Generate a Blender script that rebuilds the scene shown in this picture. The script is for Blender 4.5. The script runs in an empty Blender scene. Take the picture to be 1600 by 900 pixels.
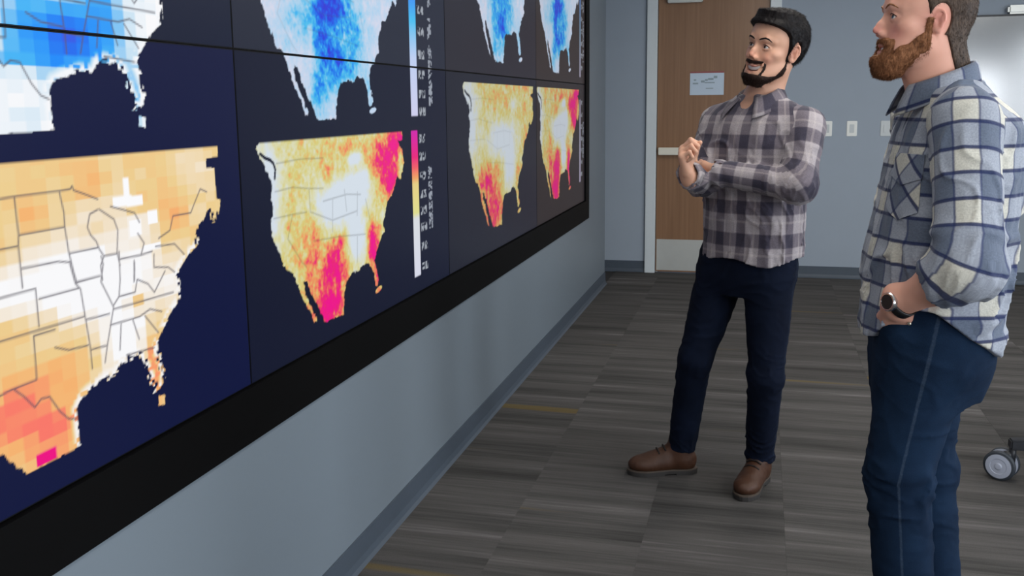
import bpy, bmesh, math, random
import numpy as np
from mathutils import Matrix, Vector

# ------------------------------------------------------------------ camera
scene = bpy.context.scene
C = scene.collection
cam_data = bpy.data.cameras.new('camera')
cam = bpy.data.objects.new('camera', cam_data)
C.objects.link(cam)
scene.camera = cam
right = Vector((0.96798, 0.25080, -0.01033))
up = Vector((-0.02935, 0.15394, 0.98764))
fwd = Vector((-0.24929, 0.95572, -0.15637))
M3 = Matrix((right, up, -fwd)).transposed()
cam.matrix_world = Matrix.Translation((1.18, 0.0, 1.42)) @ M3.to_4x4()
cam_data.sensor_fit = 'HORIZONTAL'
cam_data.sensor_width = 36.0
cam_data.lens = 36.0 * 1490.0 / 1600.0
cam_data.shift_y = -50.0 / 1600.0
cam_data.clip_start = 0.05

# ------------------------------------------------------------------ world, light, exposure
scene.view_settings.view_transform = 'Standard'
scene.view_settings.look = 'None'
scene.view_settings.gamma = 1.0
scene.view_settings.use_curve_mapping = False
scene.view_settings.exposure = 0.0
world = bpy.data.worlds.new('world')
scene.world = world
world.use_nodes = True
bg = world.node_tree.nodes['Background']
bg.inputs[0].default_value = (0.62, 0.76, 1.0, 1)
bg.inputs[1].default_value = 1.2

def area_light(name, loc, aim, sx, sy, power, col):
    d = bpy.data.lights.new(name, 'AREA')
    d.shape = 'RECTANGLE'; d.size = sx; d.size_y = sy
    d.energy = power; d.color = col
    o = bpy.data.objects.new(name, d)
    C.objects.link(o)
    o.location = loc
    o.rotation_euler = Vector(aim).to_track_quat('-Z', 'Z').to_euler()
    return o
# daylight through the three windows of the right-hand wall (built below)
WINDOWS = [(-1.9, 0.0), (0.35, 2.25), (2.6, 4.5)]
for y0, y1 in WINDOWS:
    area_light('window_daylight', (5.30, (y0 + y1) / 2, 1.42), (-1, 0, -0.03), y1 - y0, 1.04, 50, (0.90, 0.95, 1.0))
ADDED_WINDOW = (3.0, 5.2)
area_light('window_daylight', (4.1, -2.50, 1.42), (0, 1, -0.03), 2.2, 1.04, 75, (0.92, 0.96, 1.0))  # light of an unseen window added behind the camera to brighten faces and back wall
# ceiling troffers (lamp bodies built below)
TROFFERS = [(1.5, 0.3), (3.6, 0.3), (1.5, 2.9), (3.6, 2.9), (1.5, 5.6), (3.6, 5.6)]
for x, y in TROFFERS:
    area_light('troffer_light', (x, y, 2.735), (0, 0, -1), 0.55, 1.15, 16, (1.0, 0.96, 0.90))

# ------------------------------------------------------------------ small helpers
def srgb(r, g, b):
    f = lambda c: c / 12.92 if c <= 0.04045 else ((c + 0.055) / 1.055) ** 2.4
    return (f(r / 255), f(g / 255), f(b / 255), 1.0)

class NT:
    """thin wrapper for building node trees"""
    def __init__(s, name):
        s.m = bpy.data.materials.new(name); s.m.use_nodes = True
        s.t = s.m.node_tree; s.b = s.t.nodes['Principled BSDF']
    def n(s, typ, **kw):
        nd = s.t.nodes.new(typ)
        for k, v in kw.items():
            setattr(nd, k, v)
        return nd
    def link(s, a, b):
        s.t.links.new(a, b)
    def put(s, sock, v):
        if isinstance(v, bpy.types.NodeSocket): s.link(v, sock)
        else: sock.default_value = v
    def math(s, op, a, b=0.0, c=None):
        nd = s.n('ShaderNodeMath', operation=op)
        s.put(nd.inputs[0], a); s.put(nd.inputs[1], b)
        if c is not None: s.put(nd.inputs[2], c)
        return nd.outputs[0]
    def mix(s, f, a, b, mode='MIX'):
        nd = s.n('ShaderNodeMix', data_type='RGBA', blend_type=mode)
        s.put(nd.inputs[0], f); s.put(nd.inputs[6], a); s.put(nd.inputs[7], b)
        return nd.outputs[2]
    def noise(s, vec, scale, detail=3.0, rough=0.55):
        nd = s.n('ShaderNodeTexNoise')
        nd.inputs['Scale'].default_value = scale; nd.inputs['Detail'].default_value = detail
        nd.inputs['Roughness'].default_value = rough
        if vec is not None: s.link(vec, nd.inputs['Vector'])
        return nd.outputs[0]
    def mapping(s, vec, scale=(1, 1, 1), rot=(0, 0, 0), loc=(0, 0, 0)):
        nd = s.n('ShaderNodeMapping')
        s.link(vec, nd.inputs[0])
        nd.inputs['Scale'].default_value = scale; nd.inputs['Rotation'].default_value = rot
        nd.inputs['Location'].default_value = loc
        return nd.outputs[0]
    def ramp(s, f, stops, interp='LINEAR'):
        nd = s.n('ShaderNodeValToRGB'); nd.color_ramp.interpolation = interp
        el = nd.color_ramp.elements
        while len(el) < len(stops): el.new(0.5)
        for e, (p, c) in zip(el, stops): e.position = p; e.color = c
        s.put(nd.inputs[0], f)
        return nd.outputs[0]
    def bump(s, h, strength=0.3, dist=0.002):
        nd = s.n('ShaderNodeBump'); nd.inputs['Strength'].default_value = strength
        nd.inputs['Distance'].default_value = dist
        s.link(h, nd.inputs['Height']); s.link(nd.outputs[0], s.b.inputs['Normal'])
    def obj(s): return s.n('ShaderNodeTexCoord').outputs['Object']
    def uv(s): return s.n('ShaderNodeTexCoord').outputs['UV']
    def set(s, col=None, rough=None, metal=None, spec=None):
        if col is not None: s.put(s.b.inputs['Base Color'], col)
        if rough is not None: s.put(s.b.inputs['Roughness'], rough)
        if metal is not None: s.b.inputs['Metallic'].default_value = metal
        if spec is not None: s.b.inputs['Specular IOR Level'].default_value = spec
        return s

MAT = {}
def plain(name, rgb, rough=0.5, metal=0.0, spec=0.5, var=0.05, scale=40, bump=0.0):
    t = NT(name); o = t.obj()
    nz = t.noise(o, scale, 4)
    c = srgb(*rgb)
    lo = tuple(v * (1 - var) for v in c[:3]) + (1,); hi = tuple(min(1, v * (1 + var)) for v in c[:3]) + (1,)
    t.set(t.mix(nz, lo, hi), rough, metal, spec)
    if bump: t.bump(nz, bump)
    MAT[name] = t.m
    return t.m

def tag(o, label=None, cat=None, group=None, kind=None):
    if label: o['label'] = label
    if cat: o['category'] = cat
    if group: o['group'] = group
    if kind: o['kind'] = kind
    return o

def mesh_obj(name, verts, faces, mat, parent=None, smooth=False):
    me = bpy.data.meshes.new(name)
    me.from_pydata([tuple(map(float, v)) for v in verts], [], [tuple(map(int, f)) for f in faces])
    me.update()
    if smooth: me.polygons.foreach_set('use_smooth', [True] * len(me.polygons))
    o = bpy.data.objects.new(name, me)
    C.objects.link(o)
    if mat: me.materials.append(MAT[mat] if isinstance(mat, str) else mat)
    if parent: o.parent = parent
    return o

def bm_obj(name, bm, mat, parent=None, smooth=False):
    me = bpy.data.meshes.new(name)
    bmesh.ops.recalc_face_normals(bm, faces=bm.faces[:])
    bm.to_mesh(me); bm.free()
    if smooth: me.polygons.foreach_set('use_smooth', [True] * len(me.polygons))
    o = bpy.data.objects.new(name, me)
    C.objects.link(o)
    if mat: me.materials.append(MAT[mat] if isinstance(mat, str) else mat)
    if parent: o.parent = parent
    return o

def bm_box(bm, x0, x1, y0, y1, z0, z1, bevel=0.0, seg=2):
    r = bmesh.ops.create_cube(bm, size=1.0)
    vs = r['verts']
    for v in vs:
        v.co = Vector(((x0 + x1) / 2 + v.co.x * (x1 - x0), (y0 + y1) / 2 + v.co.y * (y1 - y0), (z0 + z1) / 2 + v.co.z * (z1 - z0)))
    if bevel:
        es = list({e for v in vs for e in v.link_edges})
        bmesh.ops.bevel(bm, geom=es, offset=bevel, segments=seg, affect='EDGES')

def box(name, x0, x1, y0, y1, z0, z1, mat, parent=None, bevel=0.0):
    bm = bmesh.new(); bm_box(bm, x0, x1, y0, y1, z0, z1, bevel)
    return bm_obj(name, bm, mat, parent)

def lathe(bm, prof, origin, axis, seg=28):
    """revolve (radius, height) pairs about axis"""
    ax = Vector(axis).normalized()
    e1 = ax.orthogonal().normalized(); e2 = ax.cross(e1)
    rings = []
    for r, h in prof:
        rings.append([bm.verts.new(Vector(origin) + ax * h + (e1 * math.cos(2 * math.pi * k / seg) + e2 * math.sin(2 * math.pi * k / seg)) * max(r, 1e-4)) for k in range(seg)])
    for a, b in zip(rings, rings[1:]):
        for k in range(seg):
            bm.faces.new((a[k], a[(k + 1) % seg], b[(k + 1) % seg], b[k]))
    bm.faces.new(rings[0][::-1]); bm.faces.new(rings[-1])

def tube(bm, pts, rad, seg=10):
    pts = [Vector(p) for p in pts]
    rads = rad if isinstance(rad, (list, tuple)) else [rad] * len(pts)
    rings = []; prev = None
    for i, p in enumerate(pts):
        t = (pts[min(i + 1, len(pts) - 1)] - pts[max(i - 1, 0)]).normalized()
        e1 = t.orthogonal().normalized() if prev is None else (prev - t * prev.dot(t)).normalized()
        prev = e1; e2 = t.cross(e1)
        rings.append([bm.verts.new(p + (e1 * math.cos(2 * math.pi * k / seg) + e2 * math.sin(2 * math.pi * k / seg)) * rads[i]) for k in range(seg)])
    for a, b in zip(rings, rings[1:]):
        for k in range(seg):
            bm.faces.new((a[k], a[(k + 1) % seg], b[(k + 1) % seg], b[k]))
    bm.faces.new(rings[0][::-1]); bm.faces.new(rings[-1])

def empty(name, loc=(0, 0, 0)):
    o = bpy.data.objects.new(name, None); C.objects.link(o); o.location = loc
    o.empty_display_size = 0.1
    return o
# ------------------------------------------------------------------ setting materials
plain('wall_paint', (158, 169, 182), 0.75, spec=0.25, var=0.03, scale=6)
plain('panel_paint', (116, 127, 137), 0.45, spec=0.45, var=0.02, scale=3)
plain('rubber_base', (70, 80, 92), 0.5, var=0.06)
plain('ceiling_white', (222, 222, 218), 0.9, var=0.03, scale=90, bump=0.2)
plain('frame_white', (214, 222, 226), 0.35, var=0.02)
plain('bezel_black', (4, 4, 5), 0.6, var=0.1, spec=0.12)
plain('seam_black', (5, 6, 9), 0.6, spec=0.2)
plain('metal_brushed', (206, 208, 204), 0.34, metal=0.35, var=0.05, scale=12)
plain('bar_cream', (232, 228, 214), 0.4, var=0.02)
plain('plate_white', (234, 236, 232), 0.35, var=0.02)
plain('plate_grey', (196, 202, 204), 0.35, var=0.02)
plain('paper', (196, 212, 228), 0.7, var=0.04, scale=20)
plain('paper_ink', (146, 163, 172), 0.8, var=0.1)
plain('paper_red', (150, 84, 84), 0.6, var=0.05)
plain('dark_plastic', (34, 36, 42), 0.45, var=0.08)
plain('wheel_grey', (168, 174, 190), 0.4, var=0.05)
plain('tyre_dark', (52, 58, 66), 0.55, var=0.08)
plain('chair_fabric', (46, 48, 54), 0.9, var=0.15, scale=300)
plain('mullion_grey', (120, 124, 128), 0.4, metal=0.4)
plain('floor_slab', (52, 50, 49), 0.9)

def carpet():
    t = NT('carpet'); o = t.obj()
    rnd = t.n('ShaderNodeObjectInfo').outputs['Random']
    off = t.n('ShaderNodeCombineXYZ')
    t.link(t.math('MULTIPLY', rnd, 37.0), off.inputs[0]); t.link(t.math('MULTIPLY', rnd, 91.0), off.inputs[1])
    ad = t.n('ShaderNodeVectorMath', operation='ADD'); t.link(o, ad.inputs[0]); t.link(off.outputs[0], ad.inputs[1])
    p = ad.outputs[0]
    wide = t.noise(t.mapping(p, (0.55, 9.0, 1)), 1.0, 2.0, 0.5)
    fine = t.noise(t.mapping(p, (2.2, 60.0, 1)), 1.0, 3.0, 0.65)
    pile = t.noise(p, 420.0, 2.0, 0.7)
    st = t.math('ADD', t.math('MULTIPLY', wide, 0.62), t.math('MULTIPLY', fine, 0.38))
    col = t.ramp(st, [(0.30, srgb(56, 55, 54)), (0.43, srgb(74, 73, 72)), (0.50, srgb(83, 81, 80)), (0.58, srgb(90, 88, 87)), (0.68, srgb(116, 112, 113))])
    tone = t.math('ADD', 0.86, t.math('MULTIPLY', rnd, 0.24))
    cc = t.n('ShaderNodeCombineColor')
    for k in range(3): t.link(tone, cc.inputs[k])
    col = t.mix(1.0, col, cc.outputs[0], 'MULTIPLY')
    # a rare mustard accent yarn
    acc = t.noise(t.mapping(p, (0.35, 7.0, 1), loc=(5, 3, 2)), 1.0, 1.0, 0.4)
    am = t.ramp(acc, [(0.70, (0, 0, 0, 1)), (0.74, (1, 1, 1, 1))])
    col = t.mix(t.math('MULTIPLY', am, 0.55), col, srgb(118, 100, 52))
    spk = t.ramp(pile, [(0.35, (0.72, 0.72, 0.72, 1)), (0.65, (1.2, 1.2, 1.2, 1))])
    col = t.mix(1.0, col, spk, 'MULTIPLY')
    t.set(col, 0.95, spec=0.1)
    t.bump(t.math('ADD', pile, t.math('MULTIPLY', fine, 0.6)), 0.5, 0.003)
    MAT['carpet'] = t.m
carpet()

def wood():
    t = NT('door_wood'); o = t.obj()
    warp = t.noise(t.mapping(o, (3, 3, 0.6)), 2.0, 3.0)
    g = t.noise(t.mapping(o, (38, 38, 1.1)), 1.4, 6.0, 0.6)
    f = t.math('ADD', t.math('MULTIPLY', g, 0.7), t.math('MULTIPLY', warp, 0.3))
    col = t.ramp(f, [(0.3, srgb(130, 97, 71)), (0.5, srgb(140, 105, 78)), (0.7, srgb(150, 115, 87))])
    t.set(col, 0.33, spec=0.5); t.bump(g, 0.08)
    MAT['door_wood'] = t.m
wood()

def glass_screen():
    t = NT('display_glass')
    t.set(srgb(20, 24, 30), 0.18, spec=1.0)
    t.b.inputs['Coat Weight'].default_value = 1.0
    t.b.inputs['Coat Roughness'].default_value = 0.13
    t.b.inputs['Coat IOR'].default_value = 1.95
    MAT['display_glass'] = t.m
glass_screen()

def emitter(name, rgb, strength):
    t = NT(name)
    t.set(srgb(*rgb), 0.5)
    t.b.inputs['Emission Color'].default_value = srgb(*rgb)
    t.b.inputs['Emission Strength'].default_value = strength
    MAT[name] = t.m
emitter('troffer_diffuser', (255, 248, 236), 3.0)
def pane_mat():
    t = NT('window_glass')
    t.set((0.9, 0.95, 1, 1), 0.02)
    t.b.inputs['Transmission Weight'].default_value = 1.0
    t.b.inputs['IOR'].default_value = 1.02
    MAT['window_glass'] = t.m
pane_mat()

# ------------------------------------------------------------------ floor with carpet tiles
RX, Y0, Y1, CEIL = 5.4, -2.6, 8.05, 2.75
flo = box('floor', -0.6, RX + 0.2, Y0 - 0.2, Y1 + 0.2, -0.12, -0.006, 'floor_slab'); tag(flo, kind='structure')
TW, TL, GAP = 0.455, 0.91, 0.0002
def tile_mesh(w, l):
    bm = bmesh.new(); bm_box(bm, -w / 2 + GAP / 2, w / 2 - GAP / 2, -l / 2 + GAP / 2, l / 2 - GAP / 2, -0.006, 0.0)
    top = [e for e in bm.edges if all(abs(v.co.z) < 1e-6 for v in e.verts)]
    bmesh.ops.bevel(bm, geom=top, offset=0.0004, segments=1, affect='EDGES')
    me = bpy.data.meshes.new('carpet_tile'); bm.to_mesh(me); bm.free(); me.materials.append(MAT['carpet'])
    return me
tile_cache = {}
rng = random.Random(4)
col_i = 0
x = 0.385 - TW
while x < RX - 0.01:
    xa, xb = max(x, 0.002), min(x + TW, RX - 0.002)
    y = Y0 - TL * (0.15 + 0.5 * (col_i % 2))
    while y < Y1 - 0.01:
        ya, yb = max(y, Y0 + 0.002), min(y + TL, Y1 - 0.002)
        if xb - xa > 0.02 and yb - ya > 0.02:
            key = (round(xb - xa, 3), round(yb - ya, 3))
            if key not in tile_cache: tile_cache[key] = tile_mesh(*key)
            o = bpy.data.objects.new('carpet_tile', tile_cache[key]); C.objects.link(o)
            o.location = ((xa + xb) / 2, (ya + yb) / 2, 0); o.parent = flo
        y += TL
    x += TW; col_i += 1

# ------------------------------------------------------------------ walls, ceiling, windows
BUMP_END = 7.45
bm = bmesh.new()
VW0, VW1, VZ0, VZ1 = 0.34, 6.69, 0.615, 2.46       # recess that takes the video wall
bm_box(bm, -0.6, 0, Y0, BUMP_END, -0.006, VZ0)
bm_box(bm, -0.6, 0, Y0, BUMP_END, VZ1, CEIL)
bm_box(bm, -0.6, 0, Y0, VW0, VZ0, VZ1)
bm_box(bm, -0.6, 0, VW1, BUMP_END, VZ0, VZ1)
bm_box(bm, -0.6, -0.16, VW0, VW1, VZ0, VZ1)
tag(bm_obj('wall_left', bm, 'panel_paint'), kind='structure')
DX0, DX1, DTOP = 0.335, 1.222, 2.30
bm = bmesh.new()
bm_box(bm, -0.6, DX0 - 0.085, Y1, Y1 + 0.15, -0.006, CEIL)
bm_box(bm, DX1 + 0.085, RX + 0.2, Y1, Y1 + 0.15, -0.006, CEIL)
bm_box(bm, DX0 - 0.085, DX1 + 0.085, Y1, Y1 + 0.15, DTOP + 0.085, CEIL)
bm_box(bm, -0.62, -0.6, BUMP_END - 0.3, Y1 + 0.15, -0.006, CEIL)
tag(bm_obj('wall_back', bm, 'wall_paint'), kind='structure')
WZ0, WZ1 = 0.9, 1.94
bm = bmesh.new()
bm_box(bm, -0.6, ADDED_WINDOW[0], Y0 - 0.15, Y0, -0.006, CEIL); bm_box(bm, ADDED_WINDOW[1], RX + 0.2, Y0 - 0.15, Y0, -0.006, CEIL)
bm_box(bm, *ADDED_WINDOW, Y0 - 0.15, Y0, -0.006, WZ0); bm_box(bm, *ADDED_WINDOW, Y0 - 0.15, Y0, WZ1, CEIL)
tag(bm_obj('wall_front', bm, 'wall_paint'), kind='structure')
bm = bmesh.new(); a, b = ADDED_WINDOW; m = (a + b) / 2
for q in ((a, a + 0.05), (b - 0.05, b), (m - 0.025, m + 0.025)): bm_box(bm, q[0], q[1], Y0 - 0.11, Y0 - 0.03, WZ0, WZ1)
bm_box(bm, a, b, Y0 - 0.11, Y0 - 0.03, WZ0, WZ0 + 0.05); bm_box(bm, a, b, Y0 - 0.11, Y0 - 0.03, WZ1 - 0.05, WZ1)
w = tag(bm_obj('window_4', bm, 'mullion_grey'), kind='structure')  # unseen window, added for frontal light and a reflection in the wall display
for q in ((a + 0.05, m - 0.025), (m + 0.025, b - 0.05)): box('pane', q[0], q[1], Y0 - 0.072, Y0 - 0.066, WZ0 + 0.05, WZ1 - 0.05, 'window_glass', w)
bm = bmesh.new()
bm_box(bm, RX, RX + 0.15, Y0, Y1 + 0.15, -0.006, WZ0)
bm_box(bm, RX, RX + 0.15, Y0, Y1 + 0.15, WZ1, CEIL)
ys = [Y0] + [v for w in WINDOWS for v in w] + [Y1 + 0.15]
for a, b in zip(ys[0::2], ys[1::2]): bm_box(bm, RX, RX + 0.15, a, b, WZ0, WZ1)
tag(bm_obj('wall_right', bm, 'wall_paint'), kind='structure')
for i, (a, b) in enumerate(WINDOWS):
    bm = bmesh.new()
    for q in ((a, a + 0.05), (b - 0.05, b), ((a + b) / 2 - 0.025, (a + b) / 2 + 0.025)): bm_box(bm, RX + 0.03, RX + 0.11, q[0], q[1], WZ0, WZ1)
    bm_box(bm, RX + 0.03, RX + 0.11, a, b, WZ0, WZ0 + 0.05); bm_box(bm, RX + 0.03, RX + 0.11, a, b, WZ1 - 0.05, WZ1)
    w = tag(bm_obj('window_%d' % (i + 1), bm, 'mullion_grey'), kind='structure')
    m = (a + b) / 2
    box('pane', RX + 0.066, RX + 0.072, a + 0.05, m - 0.025, WZ0 + 0.05, WZ1 - 0.05, 'window_glass', w)
    box('pane', RX + 0.066, RX + 0.072, m + 0.025, b - 0.05, WZ0 + 0.05, WZ1 - 0.05, 'window_glass', w)
tag(box('ceiling', -0.6, RX + 0.2, Y0 - 0.15, Y1 + 0.15, CEIL, CEIL + 0.1, 'ceiling_white'), kind='structure')
# cove base along the walls
def coved(name, pts):
    bm = bmesh.new()
    prof = [(0.0, 0.095), (0.006, 0.095), (0.008, 0.03), (0.013, 0.010), (0.022, 0.0005), (0.0, 0.0005)]
    (ax, ay), (bx, by), (nx, ny) = pts
    va = [bm.verts.new((ax + nx * d, ay + ny * d, z)) for d, z in prof]
    vb = [bm.verts.new((bx + nx * d, by + ny * d, z)) for d, z in prof]
    n = len(prof)
    for k in range(n): bm.faces.new((va[k], va[(k + 1) % n], vb[(k + 1) % n], vb[k]))
    bm.faces.new(va); bm.faces.new(vb[::-1])
    tag(bm_obj(name, bm, 'rubber_base'), kind='structure')
coved('baseboard_left', ((0, Y0), (0, BUMP_END), (1, 0)))
coved('baseboard_back', ((DX1 + 0.087, Y1), (RX, Y1), (0, -1)))
coved('baseboard_corner', ((-0.6, Y1), (DX0 - 0.087, Y1), (0, -1)))
coved('baseboard_right', ((RX, Y0), (RX, Y1), (-1, 0)))

# ------------------------------------------------------------------ door
door = tag(empty('door_1', ((DX0 + DX1) / 2, Y1, 0)), kind='structure')
def on(parent, o):
    o.parent = parent; o.matrix_parent_inverse = Matrix.Translation(-parent.location)
    return o
bm = bmesh.new()
for a, b in ((DX0 - 0.085, DX0), (DX1, DX1 + 0.085)): bm_box(bm, a, b, Y1 - 0.03, Y1 + 0.15, -0.005, DTOP + 0.085, 0.004)
bm_box(bm, DX0, DX1, Y1 - 0.03, Y1 + 0.15, DTOP, DTOP + 0.085, 0.004)
for a, b in ((DX0, DX0 + 0.016), (DX1 - 0.016, DX1)): bm_box(bm, a, b, Y1 + 0.055, Y1 + 0.15, -0.005, DTOP)
on(door, bm_obj('door_frame', bm, 'frame_white'))
slab = on(door, box('door_slab', DX0 + 0.004, DX1 - 0.004, Y1 + 0.008, Y1 + 0.052, 0.008, DTOP - 0.004, 'door_wood', bevel=0.002))
def under(parent, o):
    o.parent = parent
    return o
under(slab, box('kick_plate', DX0 + 0.012, DX1 - 0.012, Y1 + 0.0055, Y1 + 0.0085, 0.02, 0.285, 'metal_brushed', bevel=0.001))
bm = bmesh.new()
bm_box(bm, DX0 + 0.02, DX1 - 0.06, Y1 - 0.045, Y1 - 0.012, 0.998, 1.058, 0.004)
bm_box(bm, DX0 + 0.03, DX0 + 0.10, Y1 - 0.014, Y1 + 0.009, 1.004, 1.052, 0.003)
bm_box(bm, DX1 - 0.14, DX1 - 0.07, Y1 - 0.014, Y1 + 0.009, 1.004, 1.052, 0.003)
under(slab, bm_obj('push_bar', bm, 'bar_cream'))
bm = bmesh.new()
bm_box(bm, DX0 + 0.08, DX0 + 0.36, Y1 - 0.05, Y1 + 0.009, 2.222, 2.285, 0.006)
under(slab, bm_obj('door_closer', bm, 'metal_brushed'))

# notice taped to the door
sg = empty('door_notice', (0.74, Y1 + 0.006, 1.49))
tag(sg, 'pale blue paper notice with a red top edge taped to the wooden door', 'notice')
on(sg, box('sheet', 0.602, 0.874, Y1 + 0.0045, Y1 + 0.0072, 1.485, 1.672, 'paper'))
on(sg, box('header_strip', 0.602, 0.874, Y1 + 0.0028, Y1 + 0.0044, 1.661, 1.675, 'paper_red'))
bm = bmesh.new()
r2 = random.Random(3)
for (xa, xb, za, zb) in ((0.632, 0.652, 1.60, 1.612), (0.625, 0.668, 1.572, 1.584), (0.69, 0.72, 1.585, 1.602), (0.722, 0.745, 1.598, 1.612), (0.747, 0.79, 1.605, 1.620), (0.792, 0.82, 1.618, 1.638), (0.72, 0.80, 1.58, 1.588), (0.73, 0.79, 1.535, 1.541)):
    bm_box(bm, xa, xb, Y1 + 0.0032, Y1 + 0.0046, za, zb)
tag(on(sg, bm_obj('handwriting', bm, 'paper_ink')), kind='stuff')

# ------------------------------------------------------------------ wall switches
def switch(xc, label, grey=False):
    r = empty('light_switch', (xc, Y1, 1.208))
    tag(r, label, 'light switch', 'switch plates on the back wall')
    on(r, box('cover_plate', xc - 0.039, xc + 0.039, Y1 - 0.007, Y1, 1.148, 1.268, 'plate_grey' if grey else 'plate_white', bevel=0.003))
    p = on(r, box('rocker', xc - 0.017, xc + 0.017, Y1 - 0.011, Y1 - 0.0065, 1.175, 1.241, 'plate_grey', bevel=0.002))
switch(1.685, 'white switch plate half hidden behind the brown-checked shirt sleeve')
switch(1.873, 'white switch plate in the middle of the three on the back wall')
switch(2.125, 'white switch plate nearest to the bearded man in blue plaid', True)

# ------------------------------------------------------------------ large display on the back wall
dp = empty('wall_display', (3.4, Y1, 1.41))
tag(dp, 'large glossy dark wall display behind the man in blue plaid', 'display')
bm = bmesh.new(); bm_box(bm, 2.62, 4.55, Y1 - 0.06, Y1 - 0.0005, 0.80, 2.05, 0.008)
on(dp, bm_obj('housing', bm, 'dark_plastic'))
on(dp, box('screen_glass', 2.64, 4.53, Y1 - 0.064, Y1 - 0.0595, 0.83, 2.035, 'display_glass'))
cmr = empty('camera_bar', (3.12, Y1 - 0.03, 2.055))
tag(cmr, 'pale metallic bar resting on the top edge of the wall display', 'camera')
on(cmr, box('camera_body', 2.93, 3.32, Y1 - 0.075, Y1 - 0.005, 2.051, 2.115, 'metal_brushed', bevel=0.015))
bm = bmesh.new(); lathe(bm, [(0.018, 0), (0.018, 0.01), (0.012, 0.013)], (3.125, Y1 - 0.074, 2.083), (0, -1, 0), 20)
on(cmr, bm_obj('lens', bm, 'bezel_black', smooth=False))

# ------------------------------------------------------------------ ceiling lights
for k, (x, y) in enumerate(TROFFERS):
    r = empty('ceiling_light', (x, y, CEIL))
    tag(r, 'white recessed ceiling light panel with a flat diffuser', 'ceiling light', 'ceiling light panels')
    bm = bmesh.new()
    for q in ((x - 0.30, x - 0.27, y - 0.6, y + 0.6), (x + 0.27, x + 0.30, y - 0.6, y + 0.6), (x - 0.27, x + 0.27, y - 0.6, y - 0.57), (x - 0.27, x + 0.27, y + 0.57, y + 0.6)):
        bm_box(bm, *q, CEIL - 0.014, CEIL - 0.0005)
    on(r, bm_obj('light_frame', bm, 'frame_white'))
    on(r, box('diffuser', x - 0.27, x + 0.27, y - 0.57, y + 0.57, CEIL - 0.008, CEIL - 0.0005, 'troffer_diffuser'))
OUTLINE_FULL = [(2.105,1.335),(3.078,1.335),(3.069,1.309),(3.025,1.303),(3.067,1.281),(3.078,1.229),(3.067,1.206),(3.043,1.175),(3.016,1.189),(2.980,1.145),(2.957,1.124),(2.919,1.112),(2.902,1.083),(2.878,1.039),(2.886,1.019),(2.854,0.996),(2.823,0.970),(2.800,0.935),(2.816,0.895),(2.825,0.862),(2.813,0.849),(2.797,0.856),(2.782,0.901),(2.762,0.930),(2.734,0.939),(2.706,0.936),(2.678,0.922),(2.643,0.925),(2.617,0.922),(2.591,0.916),(2.572,0.901),(2.561,0.868),(2.556,0.812),(2.436,0.814),(2.415,0.836),(2.395,0.860),(2.369,0.893),(2.343,0.924),(2.324,0.947),(2.304,0.957),(2.309,0.931),(2.327,0.901),(2.352,0.870),(2.377,0.828),(2.356,0.836),(2.338,0.866),(2.312,0.891),(2.293,0.914),(2.282,0.939),(2.264,0.964),(2.247,0.990),(2.216,1.001),(2.193,1.033),(2.172,1.069),(2.151,1.105),(2.151,1.141),(2.157,1.164),(2.156,1.211),(2.157,1.240),(2.149,1.261),(2.128,1.277),(2.106,1.296),(2.089,1.321)]
OUTLINE_EAST = [(1.922,1.335),(1.920,1.312),(1.873,1.311),(1.871,1.290),(1.904,1.288),(1.905,1.219),(1.920,1.215),(1.918,1.196),(1.905,1.196),(1.902,1.173),(1.881,1.174),(1.884,1.200),(1.863,1.195),(1.848,1.175),(1.828,1.171),(1.816,1.151),(1.823,1.126),(1.800,1.118),(1.780,1.108),(1.761,1.094),(1.741,1.079),(1.747,1.051),(1.739,1.018),(1.705,0.998),(1.680,0.973),(1.660,0.954),(1.649,0.936),(1.662,0.910),(1.669,0.877),(1.664,0.857),(1.646,0.852),(1.626,0.846),(1.643,0.858),(1.630,0.877),(1.618,0.904),(1.604,0.930),(1.585,0.938),(1.555,0.941),(1.535,0.936),(1.524,0.918),(1.487,0.919),(1.468,0.915),(1.441,0.908),(1.419,0.899),(1.407,0.885),(1.407,0.860),(1.409,0.815),(1.274,0.813),(1.271,0.824),(1.255,0.831),(1.252,0.844),(1.240,0.848),(1.234,0.864),(1.220,0.867)]
ISLAND_EAST = [(1.647,0.837),(1.668,0.833),(1.666,0.813),(1.645,0.817)]
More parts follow.
